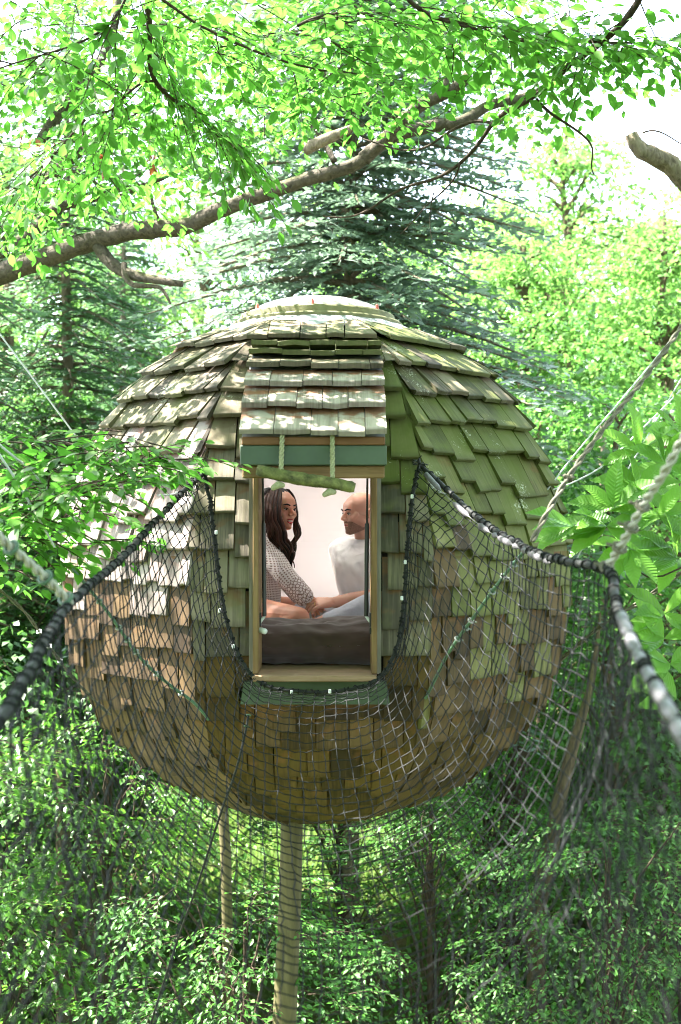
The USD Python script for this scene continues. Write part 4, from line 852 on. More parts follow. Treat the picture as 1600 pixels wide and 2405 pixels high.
def spray(rg, p0, d, L, leaf, lv, tw, droop=.22, r0=.0035, up=Z, ang=50, dens=1.0, tilt=.35):
    """a flat, slightly drooping spray: a main twig, alternate side twigs, alternate leaves"""
    d = unit(d); up = unit(np.asarray(up) - d * (np.asarray(up) @ d)); side = np.cross(up, d)
    t = np.linspace(0, 1, 7); wig = rg.normal(0, .02)
    main = p0 + np.outer(t * L, d) + np.outer(wig * np.sin(t * 5) * L, side) - np.outer(droop * L * t * t, Z)
    tw.append(tube(main, np.linspace(r0, r0 * .3, 7), 4, cap=False))
    def along(path, leafstep, s0):
        s = np.r_[0, np.cumsum(np.linalg.norm(np.diff(path, axis=0), axis=1))]; n = int((s[-1] - s0) / leafstep)
        if n < 1: return
        q = s0 + np.arange(n + 1) * (s[-1] - s0) / max(n, 1); q = q + rg.normal(0, leafstep * .15, len(q))
        pp = np.stack([np.interp(q, s, path[:, k]) for k in range(3)], -1); dd = unit(path[-1] - path[0])
        sg = np.where(np.arange(len(q)) % 2 == 0, 1, -1)[:, None] * np.ones((1, 3)); sd = np.cross(up, dd)
        a = np.radians(rg.normal(ang, 10, len(q)))[:, None]
        ld = np.cos(a) * dd + np.sin(a) * sg * sd + rg.normal(0, .14, (len(q), 3)) - Z * rg.uniform(0, .30, (len(q), 1)); ld[-1] = dd - .2 * Z
        nn = up + rg.normal(0, tilt, (len(q), 3))
        keep = rg.random(len(q)) < dens
        if keep.any(): lv.add(pp[keep], ld[keep], nn[keep], leaf * rg.uniform(.5, 1.22, keep.sum()))
    along(main, leaf * .75, L * .45)
    ns = max(3, int(L / (leaf * 1.25)))
    for i in range(ns):
        u = .10 + .85 * i / ns; b = main[0] + (main[-1] - main[0]) * 0; b = np.array([np.interp(u, t, main[:, k]) for k in range(3)])
        sg = 1 if i % 2 else -1; a = math.radians(rg.normal(52, 8)); l = (L * .48 * (1 - .70 * u) + leaf * .7) * rg.uniform(.75, 1.15)
        sdv = unit(math.cos(a) * d + sg * math.sin(a) * side + up * rg.normal(0, .08)); tt = np.linspace(0, 1, 4)
        path = b + np.outer(tt * l, sdv) - np.outer(droop * l * tt * tt, Z)
        tw.append(tube(path, np.linspace(r0 * .55, r0 * .22, 4), 3, cap=False)); along(path, leaf * .55, leaf * .35)
def pads(rg, ctr, out, radius, n, leaf, lv, flat=.28, droop=.35, tilt=.5):
    """loose flattened clumps of leaves, tipped down away from the trunk"""
    for c, o, r in zip(ctr, out, radius):
        o = unit(o * (1, 1, .25)); sd = unit(np.cross(Z, o)); k = int(n * rg.uniform(.6, 1.3))
        a = rg.uniform(0, 6.283, k); q = np.sqrt(rg.random(k)) * r
        x = q * np.cos(a) * 1.15; y = q * np.sin(a); z = rg.normal(0, flat * r * .4, k) - droop * (np.maximum(x, -.3 * r) ** 2 + .4 * y * y) / r
        p = c + np.outer(x, o) + np.outer(y, sd) + np.outer(z, Z)
        d = np.outer(np.cos(a), o) + np.outer(np.sin(a), sd) + rg.normal(0, .55, (k, 3)) - Z * .25
        lv.add(p, d, Z + .25 * o + rg.normal(0, tilt, (k, 3)), leaf * rg.uniform(.7, 1.25, k))
def limb_to(a, b, r0, r1, rg, n=7, up=.15):
    t = np.linspace(0, 1, n)[:, None]; L = np.linalg.norm(b - a)
    p = a * (1 - t) + b * t + Z * (up * L * np.sin(t * 3.14)) + rg.normal(0, .025 * L, (n, 3)) * np.sin(t * 3.14)
    return tube(p, np.linspace(r0, r1, n), 5, cap=False)
def broadleaf(name, label, base, height, r, crown_z0, n_pads, per, leaf, m, seed, bk='bark_trunk', tr=.14, lean=(0, 0), group=None, tm=LEAF4, pad_r=.55, hollow=.35, flat=.28):
    rg = np.random.default_rng(seed); base = np.array(base, float)
    t = thing(name, label, 'tree', base, group=group)
    top = base + np.array([lean[0], lean[1], height]); k = np.linspace(0, 1, 12)[:, None]
    tp = base * (1 - k) + top * k + rg.normal(0, .05, (12, 3)) * k * (1, 1, 0); tp[0] = base - Z * .2
    put('trunk', tube(tp, tr * (1.15 - k[:, 0]) + .01, 9, rough=.04, rng=rg), bk, t, smooth=True)
    cs, os_, rs, lm = [], [], [], []
    zc0 = crown_z0; H = height - zc0
    for i in range(n_pads):
        f = (i + .5) / n_pads; z = zc0 + H * f * .98; wid = r * (1 - .75 * max(0, f - .35) ** 1.2 / .6) * (.75 + .25 * min(1, f * 4))
        a = i * 2.39996 + rg.normal(0, .3); q = wid * math.sqrt(rg.uniform(hollow ** 2, 1))
        ax = np.array([np.interp(z, tp[:, 2] - base[2], tp[:, j]) for j in range(3)]); ax[2] = base[2] + z
        c = ax + np.array([math.cos(a) * q, math.sin(a) * q, rg.normal(0, .15)])
        cs.append(c); os_.append(c - ax + (1e-3, 0, 0)); rs.append(pad_r * rg.uniform(.6, 1.3))
        if i % 2 == 0:
            b = ax.copy(); b[2] = max(base[2] + .3 * zc0 + .5, c[2] - .5 * q - .1); lm.append(limb_to(np.array([np.interp(b[2] - base[2], tp[:, 2] - base[2], tp[:, 0]), np.interp(b[2] - base[2], tp[:, 2] - base[2], tp[:, 1]), b[2]]), c, tr * .28, .006, rg))
    lv = Leaves(); pads(rg, np.array(cs), np.array(os_), rs, per, leaf, lv, flat=flat)
    put('branches', join(lm), bk, t, smooth=True, kind='stuff')
    put_leaves(t, lv, m, tm, rg, name='crown')
    return t
def conifer(name, label, base, height, r, z0, m, seed, bk='bark_spruce', tr=.13, whorl=.30, per=7, droop=.25, blade=.075, dens=1.0, lift=.15, group=None):
    """whorls of level or drooping boughs with side twigs, all of them set with short needled shoots"""
    rg = np.random.default_rng(seed); base = np.array(base, float); t = thing(name, label, 'tree', base, group=group)
    k = np.linspace(0, 1, 10)
    tp = base + np.outer(k * height, Z) + rg.normal(0, .02, (10, 3)) * (1, 1, 0); tp[0] -= Z * .2
    put('trunk', tube(tp, tr * (1.08 - k) + .006, 9), bk, t, smooth=True)
    lv, bs = Leaves(), []; z = z0
    while z < height - .2:
        f = (z - z0) / (height - z0); L0 = r * (1 - f) ** .8 * min(1, .75 + f * 3) + .1
        for q in range(per):
            a = q * 6.283 / per + rg.uniform(0, .9); L = L0 * rg.uniform(.75, 1.12); o = np.array([math.cos(a), math.sin(a), 0]); s = np.array([-o[1], o[0], 0])
            b0 = base + Z * (z + rg.uniform(-.12, .12)); tt = np.linspace(0, 1, 6)
            path = b0 + np.outer(tt * L, o) + np.outer(L * (lift * tt - (droop + lift) * tt * tt + .12 * tt ** 4), Z)
            bs.append(tube(path, np.linspace(.016 * L + .006, .004, 6), 4, cap=False))
            nt = int(L / .085)
            u = np.clip((np.arange(nt) + rg.uniform(0, 1, nt)) / nt, .12, 1.0); sg = np.where(np.arange(nt) % 2, 1, -1)
            bp = np.stack([np.interp(u, tt, path[:, j]) for j in range(3)], -1); tl = (.42 * L * (1 - u) ** .7 * .8 + .14) * rg.uniform(.6, 1.15, nt)
            td = unit(o * .75 + np.outer(sg, s) * .8 + rg.normal(0, .10, (nt, 3)) - Z * droop * .5)
            for j in range(nt):
                n = max(2, int(tl[j] / (blade * .42) * dens)); w = np.linspace(.05, 1, n)
                pp = bp[j] + np.outer(w * tl[j], td[j]) - np.outer(droop * .35 * tl[j] * w * w, Z)
                sl = np.where(np.arange(n) % 2, 1, -1)[:, None] * np.cross(Z, td[j])[None]
                lv.add(pp, td[j] * .8 + sl * .75 + rg.normal(0, .22, (n, 3)), Z + rg.normal(0, .45, (n, 3)), blade * rg.uniform(.75, 1.25, n) * (1.15 - .35 * w))
        z += whorl * rg.uniform(.8, 1.2)
    put('boughs', join(bs), bk, t, smooth=True, kind='stuff')
    put_leaves(t, lv, m, NEEDLE, rg, name='needles', clumps=2.0)
    return t
NEEDLE = (np.array([(0, -.11, 0), (0, .11, 0), (.55, .15, .02), (1, 0, -.04), (.55, -.15, .02)]), np.array([(0, 4, 1), (4, 2, 1), (4, 3, 2)]))

# ground: one sheet that rises gently away from the pod
gx = np.concatenate([-np.geomspace(400, 30, 14), np.linspace(-28, 28, 57), np.geomspace(30, 400, 14)]); GX, GY = np.meshgrid(gx, gx + 12)
def ground_z(x, y):
    r = np.hypot(x, y - 8); p = np.stack([x, y, np.zeros_like(x)], -1)
    return .55 * (fbm(p * .22, 3, 5) - .5) * np.clip(r / 6, .3, 1) + .035 * np.clip(r - 9, 0, 60) + .02 * np.clip(y - 10, 0, 30)
GZ = ground_z(GX, GY); n_ = len(gx); i, j = np.meshgrid(np.arange(n_ - 1), np.arange(n_ - 1), indexing='ij')
gf = np.stack([i * n_ + j, i * n_ + j + 1, (i + 1) * n_ + j + 1, (i + 1) * n_ + j], -1).reshape(-1, 4)
put('ground', (np.stack([GX, GY, GZ], -1).reshape(-1, 3), np.vstack([gf[:, [0, 1, 2]], gf[:, [0, 2, 3]]])), 'forest_floor', kind='structure', smooth=True)
def gz(x, y): return float(ground_z(np.array([x], float), np.array([y], float))[0])
def at(px, d):                                     # where a trunk seen in column px, d metres ahead, stands
    x = (px - 800) / FPX * d; return (x, d, gz(x, d))
rg = np.random.default_rng(2)
k = 42000; gy = 7 + 17 * rg.random(k) ** 1.3; gxx = (rg.random(k) - .5) * 2 * (gy * .40 + 1.0); gp = np.stack([gxx, gy, ground_z(gxx, gy)], -1)
gd = fbm(gp * .6, 3, 40); keep = gd > .40; gp = gp[keep]; k = len(gp)
put_leaves(None, (gp, Z + rg.normal(0, .45, (k, 3)), rg.normal(0, 1, (k, 3)), rg.uniform(.12, .34, k)), 'grass', BLADE, rg, name='grass').SetCustomDataByKey('label', 'long green grass and weeds on the forest floor below')
stage.GetPrimAtPath('/World/grass').SetCustomDataByKey('category', 'grass')
k = 26000; gy = 8 + 14 * rg.random(k); gxx = (rg.random(k) - .5) * 2 * (gy * .40 + 1.0); gp = np.stack([gxx, gy, ground_z(gxx, gy)], -1)
gd = fbm(gp * .5, 3, 60); keep = (gd > .46); gp = gp[keep]; gp[:, 2] += rg.random(len(gp)) ** 1.5 * .55; k = len(gp)
q_ = put_leaves(None, (gp, rg.normal(0, 1, (k, 3)), Z + rg.normal(0, .5, (k, 3)), rg.uniform(.05, .10, k)), 'leaf_ground', LEAF4, rg, name='ground_cover')
data(q_, 'low leafy plants carpeting the forest floor', 'ground cover')
def off_ray(c, o):
    q = np.asarray(c) - o; return np.linalg.norm(q - SUN * (q @ SUN))
DOME_AT, WIN_AT = np.array([CX, CY, E + 1.1]), np.array([CX - .5, CY + .45, E + .6])
# --- far woodland
far0 = broadleaf('woodland_tree', 'tall light green broadleaf tree in the far woodland behind the right of the pod', at(1330, 19), 10.6, 3.0, 1.6, 170, 130, .115, 'leaf_far', 101, group='trees of the far woodland', pad_r=.75, tr=.17)
far1 = broadleaf('woodland_tree', 'slender light green tree in the far woodland at the right edge', at(1560, 15.5), 8.4, 2.3, 1.0, 150, 130, .10, 'leaf_far', 102, group='trees of the far woodland', pad_r=.6, tr=.12)
spots = [(1180, 24, 0, 40), (1680, 21, 0, 100), (1010, 27, 0, 160), (820, 24, 0, 210), (640, 26, 1, 20), (470, 23, 0, 300), (330, 20, 1, 80), (180, 24, 0, 120), (20, 20, 0, 250), (-160, 24, 0, 10), (1480, 26, 0, 330), (1240, 16.5, 1, 140), (1850, 26, 0, 60), (900, 18, 1, 260), (-300, 18, 1, 290), (760, 32, 0, 45), (250, 32, 0, 75), (1330, 33, 0, 190), (1640, 33, 0, 20), (-60, 33, 0, 170), (1080, 36, 0, 280)]
words = ['behind the right side of the pod', 'beyond the right edge', 'behind the pod roof', 'behind the middle of the pod', 'behind the blue spruce at its left', 'behind the left conifers', 'low beside the left of the pod', 'far behind the left conifer trunk', 'at the left edge', 'off to the far left', 'behind the broken limb', 'low at the right of the pod', 'off to the far right', 'low behind the pod bottom', 'low off the left edge', 'deep behind the main post', 'deep behind the left foliage', 'deep behind the right foliage', 'deep beyond the chestnut', 'deep at the left edge', 'deep behind the leaning trunk']
for (px, d, kx, rot), w_ in zip(spots, words):
    copy_of((far0, far1)[kx], at(px, d), rot, '%s green woodland tree standing %s' % ('tall' if kx == 0 else 'shorter', w_))
for q_, (x, y, kx, rot) in enumerate([(-4.5, -3.5, 0, 30), (0.5, -6, 0, 150), (4.8, -2.5, 0, 260), (6.2, 3.5, 1, 10), (-7.5, -1.0, 0, 200), (8.5, 8.5, 0, 90), (-8.5, -8, 0, 120), (6, -9, 0, 300), (-12.5, 3, 1, 60), (2.6, -2.6, 1, 220), (-2.4, -3.0, 1, 20)]):
    copy_of((far0, far1)[kx], (x, y, gz(x, y)), rot, 'woodland tree outside the picture %s' % ['at the back on the left', 'straight behind', 'at the back on the right', 'on the right', 'on the left', 'farther on the right', 'far behind on the left', 'far behind on the right', 'farther on the left', 'close behind on the right', 'close behind on the left'][q_])
# --- conifers
conifer('spruce_tree', 'blue-green spruce with drooping boughs rising directly behind the pod', at(828, 11.0), 12.5, 2.75, 3.0, 'needle_blue', 31, tr=.085, whorl=.25, per=9, droop=.34, blade=.12, dens=1.3)
con = conifer('hemlock_tree', 'feathery green conifer standing left of the pod with its trunk in view', at(158, 12.0), 10.5, 1.75, .8, 'needle_green', 32, tr=.10, whorl=.26, per=8, droop=.42, blade=.11, dens=1.2, group='green conifers on the left')
copy_of(con, at(-150, 10.6), 140, 'feathery green conifer cut by the left edge of the picture')
copy_of(con, at(290, 17.5), 250, 'farther feathery green conifer between the left conifer and the pod roof')
# --- oak: long limb above the pod, trunk outside the frame on the left
rg = np.random.default_rng(41)
oak = thing('oak_tree', 'big oak whose long mossy grey limb reaches across above the pod roof', 'tree', (-4.9, 8.2, gz(-4.9, 8.2)))
o0 = np.array([-4.9, 8.2, gz(-4.9, 8.2) - .2])
put('trunk', tube(np.array([o0, [-4.88, 8.2, 2.5], [-4.8, 8.15, 5.0], [-4.6, 8.1, 6.3], [-4.7, 8.2, 8.5], [-4.4, 8.4, 11.5]]), [.36, .30, .27, .24, .17, .08], 14, rough=.03, rng=rg), 'bark_oak', oak, smooth=True)
def limb(pts, radii, n=60, sides=12, rough=.035, name='limb', m='bark_oak', parent=oak, wob=.006):
    p = smooth_path(np.vstack(pts) if isinstance(pts, list) else pts, n); r = np.interp(np.linspace(0, 1, n), np.linspace(0, 1, len(radii)), radii)
    p = p + (fbm(p * 5, 2, 3)[:, None] - .5) * wob * 4; put(name, tube(p, r, sides, rough=rough, rng=rg), m, parent, smooth=True); return p
L1 = limb([np.array([[-4.65, 8.12, 6.2], [-3.5, 8.05, 6.05]]), Q([(-130, 700, 7.9), (0, 645, 7.8), (120, 600, 7.75), (230, 562, 7.7), (330, 541, 7.6), (430, 533, 7.6), (520, 492, 7.5), (620, 456, 7.5), (720, 421, 7.4), (830, 388, 7.35), (880, 352, 7.3), (930, 300, 7.2), (990, 245, 7.15), (1060, 212, 7.1), (1100, 178, 7.0)])], list(.86 * np.array([.17, .13, .105, .098, .09, .085, .082, .078, .074, .07, .062, .055, .05, .048, .046, .04])), n=110, rough=.06)
limb(Q([(855, 372, 7.34), (930, 318, 7.3), (1000, 300, 7.35), (1080, 286, 7.4), (1150, 248, 7.45), (1240, 226, 7.5), (1300, 190, 7.5)]), [.05, .044, .040, .038, .034, .03, .02])
limb(Q([(232, 578, 7.7), (295, 640, 7.6), (370, 656, 7.5), (430, 666, 7.45)]), [.045, .042, .03, .02], n=30)
limb(Q([(290, 620, 7.6), (312, 668, 7.5), (372, 672, 7.45), (402, 712, 7.4)]), [.022, .018, .015, .008], n=24)
limb(Q([(-40, 610, 8.2), (60, 560, 8.2), (150, 480, 8.3), (250, 456, 8.3), (330, 440, 8.4), (420, 400, 8.4)]), [.06, .05, .045, .036, .025, .012], n=40)
limb(Q([(100, 440, 8.6), (180, 360, 8.5), (250, 310, 8.5), (330, 250, 8.5), (420, 190, 8.5)]), [.05, .042, .036, .028, .015], n=40)
limb(Q([(100, 330, 8.0), (190, 200, 8.0), (235, 150, 8.0), (265, 75, 8.0), (280, -40, 8.0)]), [.045, .04, .036, .03, .02], n=40)
limb(Q([(715, 352, 7.2), (760, 330, 7.15), (830, 300, 7.1)]), [.040, .036, .022], n=20, m='bark_pale')
limb(Q([(720, 280, 7.4), (752, 322, 7.4), (786, 378, 7.35)]), [.012, .018, .022], n=16)
limb(Q([(375, 525, 7.55), (358, 462, 7.5), (352, 420, 7.5)]), [.014, .011, .006], n=12); limb(Q([(1046, 215, 7.1), (1050, 160, 7.1), (1065, 90, 7.1)]), [.02, .018, .012], n=12)
lv, tw = Leaves(), []
def fill(regions, leaf, L, lv, tw, rg, dens=1.0, droop=.25, tilt=.4):
    """sprays spread through a part of the crown: x0, y0, x1, y1 in the photograph, nearest and farthest metres, how many"""
    for x0, y0, x1, y1, d0, d1, n in regions:
        for q in range(n):
            d = rg.uniform(d0, d1); p = P(rg.uniform(x0, x1), rg.uniform(y0, y1), d); a = rg.uniform(0, 6.283)
            if min(off_ray(p, DOME_AT), off_ray(p, WIN_AT)) < .48: continue
            spray(rg, p, (math.cos(a), math.sin(a), rg.normal(-.05, .2)), L * rg.uniform(.7, 1.3), leaf, lv, tw, up=Z + rg.normal(0, .22, 3), dens=dens, droop=droop, tilt=tilt)
fill([(-60, -60, 420, 330, 7.4, 9.4, 92), (380, -60, 1000, 200, 7.6, 9.5, 62), (0, 300, 560, 470, 7.9, 9.3, 32), (60, 560, 260, 600, 7.9, 8.2, 4), (480, 170, 820, 330, 7.6, 9.0, 24), (860, 20, 1240, 180, 7.6, 9.0, 24), (1150, 90, 1420, 260, 7.2, 8.4, 15)], .085, .50, lv, tw, rg, tilt=.5)
put('twigs', join(tw), 'bark_dark', oak, kind='stuff'); put_leaves(oak, lv, 'leaf_oak', LOBED, rg, name='leaves', clumps=1.6)
# --- hornbeam: near leaves in the top of the picture and the crown that shades the pod
hb = thing('hornbeam_tree', 'hornbeam hanging dark twigs with fresh green leaves into the top of the picture', 'tree', (-3.4, 3.4, gz(-3.4, 3.4)))
rg = np.random.default_rng(52); h0 = np.array([-3.4, 3.4, gz(-3.4, 3.4) - .2])
put('trunk', tube(np.array([h0, [-3.42, 3.4, 2.5], [-3.35, 3.45, 5.2], [-3.2, 3.5, 7.5], [-3.0, 3.5, 9.5], [-2.9, 3.5, 12]]), [.20, .17, .15, .12, .09, .03], 12, rough=.03, rng=rg), 'bark_dark', hb, smooth=True)
lv, tw = Leaves(), []
def twig(pts, r0, r1, n=26, parent=hb, name='branch', m='bark_dark', root=None):
    p = Q(pts)
    if root is not None: p = np.vstack([np.atleast_2d(root), p])
    q = spline(p, n); put(name, tube(q, np.linspace(r0, r1, n), 7, rough=.05, rng=rg), m, parent, smooth=True); return q
def leaf_out(q, n, L, leaf, u0=.1, dens=1.0, droop=.28, tilt=.35):
    for i in range(n):
        u = u0 + (1 - u0) * (i + rg.random()) / n; k_ = min(int(u * (len(q) - 1)), len(q) - 2); p = q[k_]; t = unit(q[k_ + 1] - q[k_]); s = np.cross(Z, t)
        sg = 1 if i % 2 else -1; spray(rg, p, t * .6 + sg * s * rg.uniform(.4, 1) + Z * rg.normal(-.08, .15), L * rg.uniform(.6, 1.2) * (1.1 - .4 * u), leaf, lv, tw, dens=dens, up=Z + rg.normal(0, .15, 3), droop=droop, tilt=tilt)
    spray(rg, q[-1], q[-1] - q[-3], L * .6, leaf, lv, tw)
B = [twig([(345, -30, 4.3), (450, 48, 4.4), (570, 108, 4.5), (640, 135, 4.6), (720, 158, 4.7), (830, 172, 4.8)], .014, .004, root=[(-3.1, 3.5, 7.6), (-1.8, 4.0, 7.0)]),
     twig([(345, 10, 4.7), (350, 110, 4.8), (362, 185, 4.9), (430, 250, 5.0), (520, 342, 5.1)], .015, .004),
     twig([(150, -20, 4.4), (300, -30, 4.6), (270, 42, 4.6), (190, 98, 4.6), (95, 130, 4.5), (-20, 168, 4.5)], .008, .003),
     twig([(360, 190, 4.9), (300, 220, 4.9), (235, 262, 5.0), (215, 240, 5.0)], .007, .003),
     twig([(200, 280, 5.6), (120, 370, 5.6), (40, 440, 5.6), (-30, 480, 5.6)], .008, .003),
     twig([(190, 288, 5.6), (210, 350, 5.6), (250, 410, 5.7)], .004, .002),
     twig([(300, 290, 5.8), (350, 320, 5.8), (420, 350, 5.9)], .005, .002),
     twig([(700, 60, 4.6), (820, 30, 4.8), (930, 60, 5.0)], .007, .003),
     twig([(940, -30, 4.4), (1000, 30, 4.5), (1090, 60, 4.6), (1200, 90, 4.7), (1330, 100, 4.8)], .010, .003),
     twig([(1510, -20, 4.6), (1470, 45, 4.7), (1400, 110, 4.8), (1340, 150, 4.9)], .016, .012),
     twig([(1330, 90, 4.8), (1450, 100, 4.8), (1540, 105, 4.9), (1600, 118, 4.9)], .007, .002)]
twig([(1345, 145, 4.9), (1300, 190, 5.0), (1240, 236, 5.1), (1190, 262, 5.2), (1150, 300, 5.3), (1130, 330, 5.35), (1090, 375, 5.4), (1020, 420, 5.5), (940, 445, 5.6), (900, 470, 5.6), (850, 500, 5.7), (760, 508, 5.8)], .013, .004, n=70, name='bare_branch')
twig([(1155, 290, 5.3), (1095, 290, 5.4), (1040, 320, 5.5), (1000, 345, 5.6), (950, 352, 5.7), (890, 338, 5.8), (850, 325, 5.9)], .008, .003, n=40, name='bare_branch')
twig([(1260, 232, 5.1), (1300, 270, 5.1), (1360, 310, 5.1), (1392, 350, 5.1), (1390, 392, 5.1), (1396, 410, 5.1)], .008, .003, n=30, name='bare_branch')
twig([(1080, 385, 5.4), (1050, 440, 5.5), (1005, 480, 5.6), (970, 520, 5.7), (940, 550, 5.7)], .005, .002, n=24, name='bare_branch')
twig([(1020, 450, 5.55), (1010, 520, 5.6), (1020, 580, 5.6)], .003, .001, n=12, name='bare_branch')
for q, n, L in zip(B, (15, 12, 8, 4, 7, 3, 4, 7, 12, 6, 6), (.55, .5, .5, .3, .5, .3, .35, .5, .5, .42, .34)): leaf_out(q, int(n * 1.3), L, .070, tilt=.45)
def more(regions, leaf, L, n_lv=lv): fill(regions, leaf, L, n_lv, tw, rg)
more([(380, -40, 900, 170, 4.6, 6.6, 52), (560, 130, 880, 300, 5.0, 6.6, 22), (-60, -60, 380, 120, 4.2, 6.0, 13), (960, -50, 1400, 90, 4.6, 6.4, 22), (-40, 150, 420, 330, 5.2, 7.0, 20)], .068, .40)
more([(-40, 320, 520, 470, 5.9, 7.1, 40), (210, 460, 420, 510, 6.2, 6.9, 7), (520, 370, 600, 440, 6.3, 6.9, 5)], .068, .34)
# the crown beyond the frame
cn = 230; cc = np.stack([rg.uniform(-4.8, 1.6, cn), rg.uniform(-3, 7.4, cn), rg.uniform(7.6, 10.4, cn)], -1)
keepc = [c for c in cc if (c[2] - E - .9) / max(c[1], .3) > .48 or abs(c[0]) / max(c[1], .3) > .42 or c[1] < .6]
keepc = [c for c in keepc if off_ray(c, (CX, CY, E + 1.1)) >.95 and off_ray(c, (CX - .5, CY + .45, E + .65)) > 1.3]
lm = [limb_to(np.array([-3.1, 3.5, max(6.0, c[2] - 2.0)]), np.array(c), .03, .006, rg) for c in keepc[::2]]
put('upper_branches', join(lm), 'bark_dark', hb, smooth=True, kind='stuff')
lvc = Leaves(); pads(rg, np.array(keepc), np.array(keepc) - (-3.0, 3.5, 8.5), rg.uniform(.5, .95, len(keepc)), 150, .11, lvc)
put_leaves(hb, lvc, 'leaf_hornbeam', LEAF4, rg, name='upper_crown')

def high_crown(t, name, c0, lo, hi, n, m, seed, bk, per=140, leaf=.12):
    """the rest of a tree's crown, above and beside the picture"""
    rg = np.random.default_rng(seed); c = rg.uniform(lo, hi, (n, 3))
    ok = [q for q in c if ((q[2] - E - .9) / max(q[1], .3) > .48 or abs(q[0]) - .9 > .32 * q[1] or q[1] < .6) and off_ray(q, (CX, CY, E + 1.1)) > 1.3]
    put('upper_branches', join([limb_to(np.array(c0), np.array(q), .03, .006, rg) for q in ok[::2]]), bk, t, smooth=True, kind='stuff')
    l_ = Leaves(); pads(rg, np.array(ok), np.array(ok) - c0, rg.uniform(.5, .95, len(ok)), per, leaf, l_); put_leaves(t, l_, m, LEAF4, rg, name=name)
put('twigs', join(tw), 'bark_dark', hb, kind='stuff'); put_leaves(hb, lv, 'leaf_hornbeam', LEAF, rg, n_parts=255, name='leaves', clumps=1.5)
dead = Leaves()
for px, py, n in ((55, 320, 3), (78, 320, 3), (135, 340, 3), (232, 365, 3), (345, 300, 2), (358, 355, 4), (250, 400, 2), (362, 385, 3)):
    for q in range(n): dead.add(P(px + rg.normal(0, 5), py + rg.normal(0, 6), 5.7), np.array([rg.normal(0, .3), rg.normal(0, .3), -1]), rg.normal(0, 1, 3), .055)
put_leaves(hb, dead, 'leaf_brown', LEAF, rg, name='withered_leaves')
# --- spray across the left of the pod, from a young hornbeam outside the frame
hy = thing('young_hornbeam', 'young hornbeam reaching a leafy spray from the left across the pod wall', 'tree', (-2.6, 3.7, gz(-2.6, 3.7)))
rg = np.random.default_rng(61); y0 = np.array([-2.6, 3.7, gz(-2.6, 3.7) - .1])
put('trunk', tube(np.array([y0, [-2.6, 3.7, 2.5], [-2.55, 3.75, 5.0], [-2.5, 3.8, 6.4]]), [.06, .05, .035, .01], 9), 'bark_dark', hy, smooth=True)
lv, tw = Leaves(), []
B = [twig([(-80, 1200, 4.0), (60, 1185, 4.1), (200, 1158, 4.2), (300, 1105, 4.25), (380, 1072, 4.3), (415, 1080, 4.35)], .010, .002, parent=hy, root=[(-2.55, 3.75, 4.3), (-1.9, 3.9, 4.42)]),
     twig([(-90, 1010, 4.2), (40, 1040, 4.2), (150, 1030, 4.25), (260, 1020, 4.3), (350, 1040, 4.3)], .007, .002, parent=hy, root=[(-2.5, 3.78, 5.2), (-1.9, 4.0, 4.95)]),
     twig([(-60, 1260, 4.3), (60, 1262, 4.3), (160, 1275, 4.35), (260, 1268, 4.4)], .006, .002, parent=hy, root=[(-2.55, 3.75, 4.1)]),
     twig([(-60, 1330, 4.5), (30, 1340, 4.5), (120, 1330, 4.5)], .005, .002, parent=hy, root=[(-2.55, 3.75, 3.9)])]
for q, n, L in zip(B, (30, 26, 18, 9), (.44, .40, .32, .28)): leaf_out(q, n, L, .072, u0=.12, droop=.2)
fill([(-40, 1010, 330, 1150, 4.0, 4.6, 16), (280, 1040, 360, 1110, 4.2, 4.4, 4), (-40, 1150, 240, 1330, 4.2, 4.7, 10)], .072, .34, lv, tw, rg)
put('twigs', join(tw), 'bark_dark', hy, kind='stuff'); put_leaves(hy, lv, 'leaf_hornbeam', LEAF, rg, n_parts=255, name='leaves', clumps=2)
# --- sweet chestnut on the right: large toothed leaves, each one a part
ch = thing('chestnut_tree', 'sweet chestnut with large bright toothed leaves reaching in from the right edge', 'tree', (2.75, 4.7, gz(2.75, 4.7)))
rg = np.random.default_rng(71); c0 = np.array([2.75, 4.7, gz(2.75, 4.7) - .1])
put('trunk', tube(np.array([c0, [2.74, 4.7, 2.5], [2.7, 4.7, 5.0], [2.6, 4.7, 7.5]]), [.11, .095, .075, .04], 10, rough=.03, rng=rg), 'bark_trunk', ch, smooth=True)
lv = Leaves()
def whorl(px, py, d, dirs, size=.19):
    b = P(px, py, d)
    for a, el in dirs:
        dr = np.array([math.cos(math.radians(a)), rg.uniform(-.9, .3), math.sin(math.radians(a)) * .8 + el]); lv.add(b, dr, Z * .8 + np.array([rg.normal(0, .35), -.75 + rg.normal(0, .3), 0]), size * rg.uniform(.78, 1.12))
twig([(1590, 1180, 4.5), (1500, 1205, 4.45), (1440, 1235, 4.4), (1420, 1240, 4.4)], .007, .003, parent=ch, root=[(2.7, 4.7, 4.6), (1.9, 4.6, 4.6)])
twig([(1620, 1320, 4.4), (1500, 1345, 4.35), (1470, 1300, 4.35)], .006, .003, parent=ch, root=[(2.72, 4.7, 4.2)])
twig([(1640, 1010, 4.6), (1560, 1090, 4.5), (1500, 1150, 4.45)], .006, .003, parent=ch, root=[(2.7, 4.7, 5.0)])
twig([(1640, 1500, 4.5), (1560, 1560, 4.4)], .006, .003, parent=ch, root=[(2.72, 4.7, 3.9)])
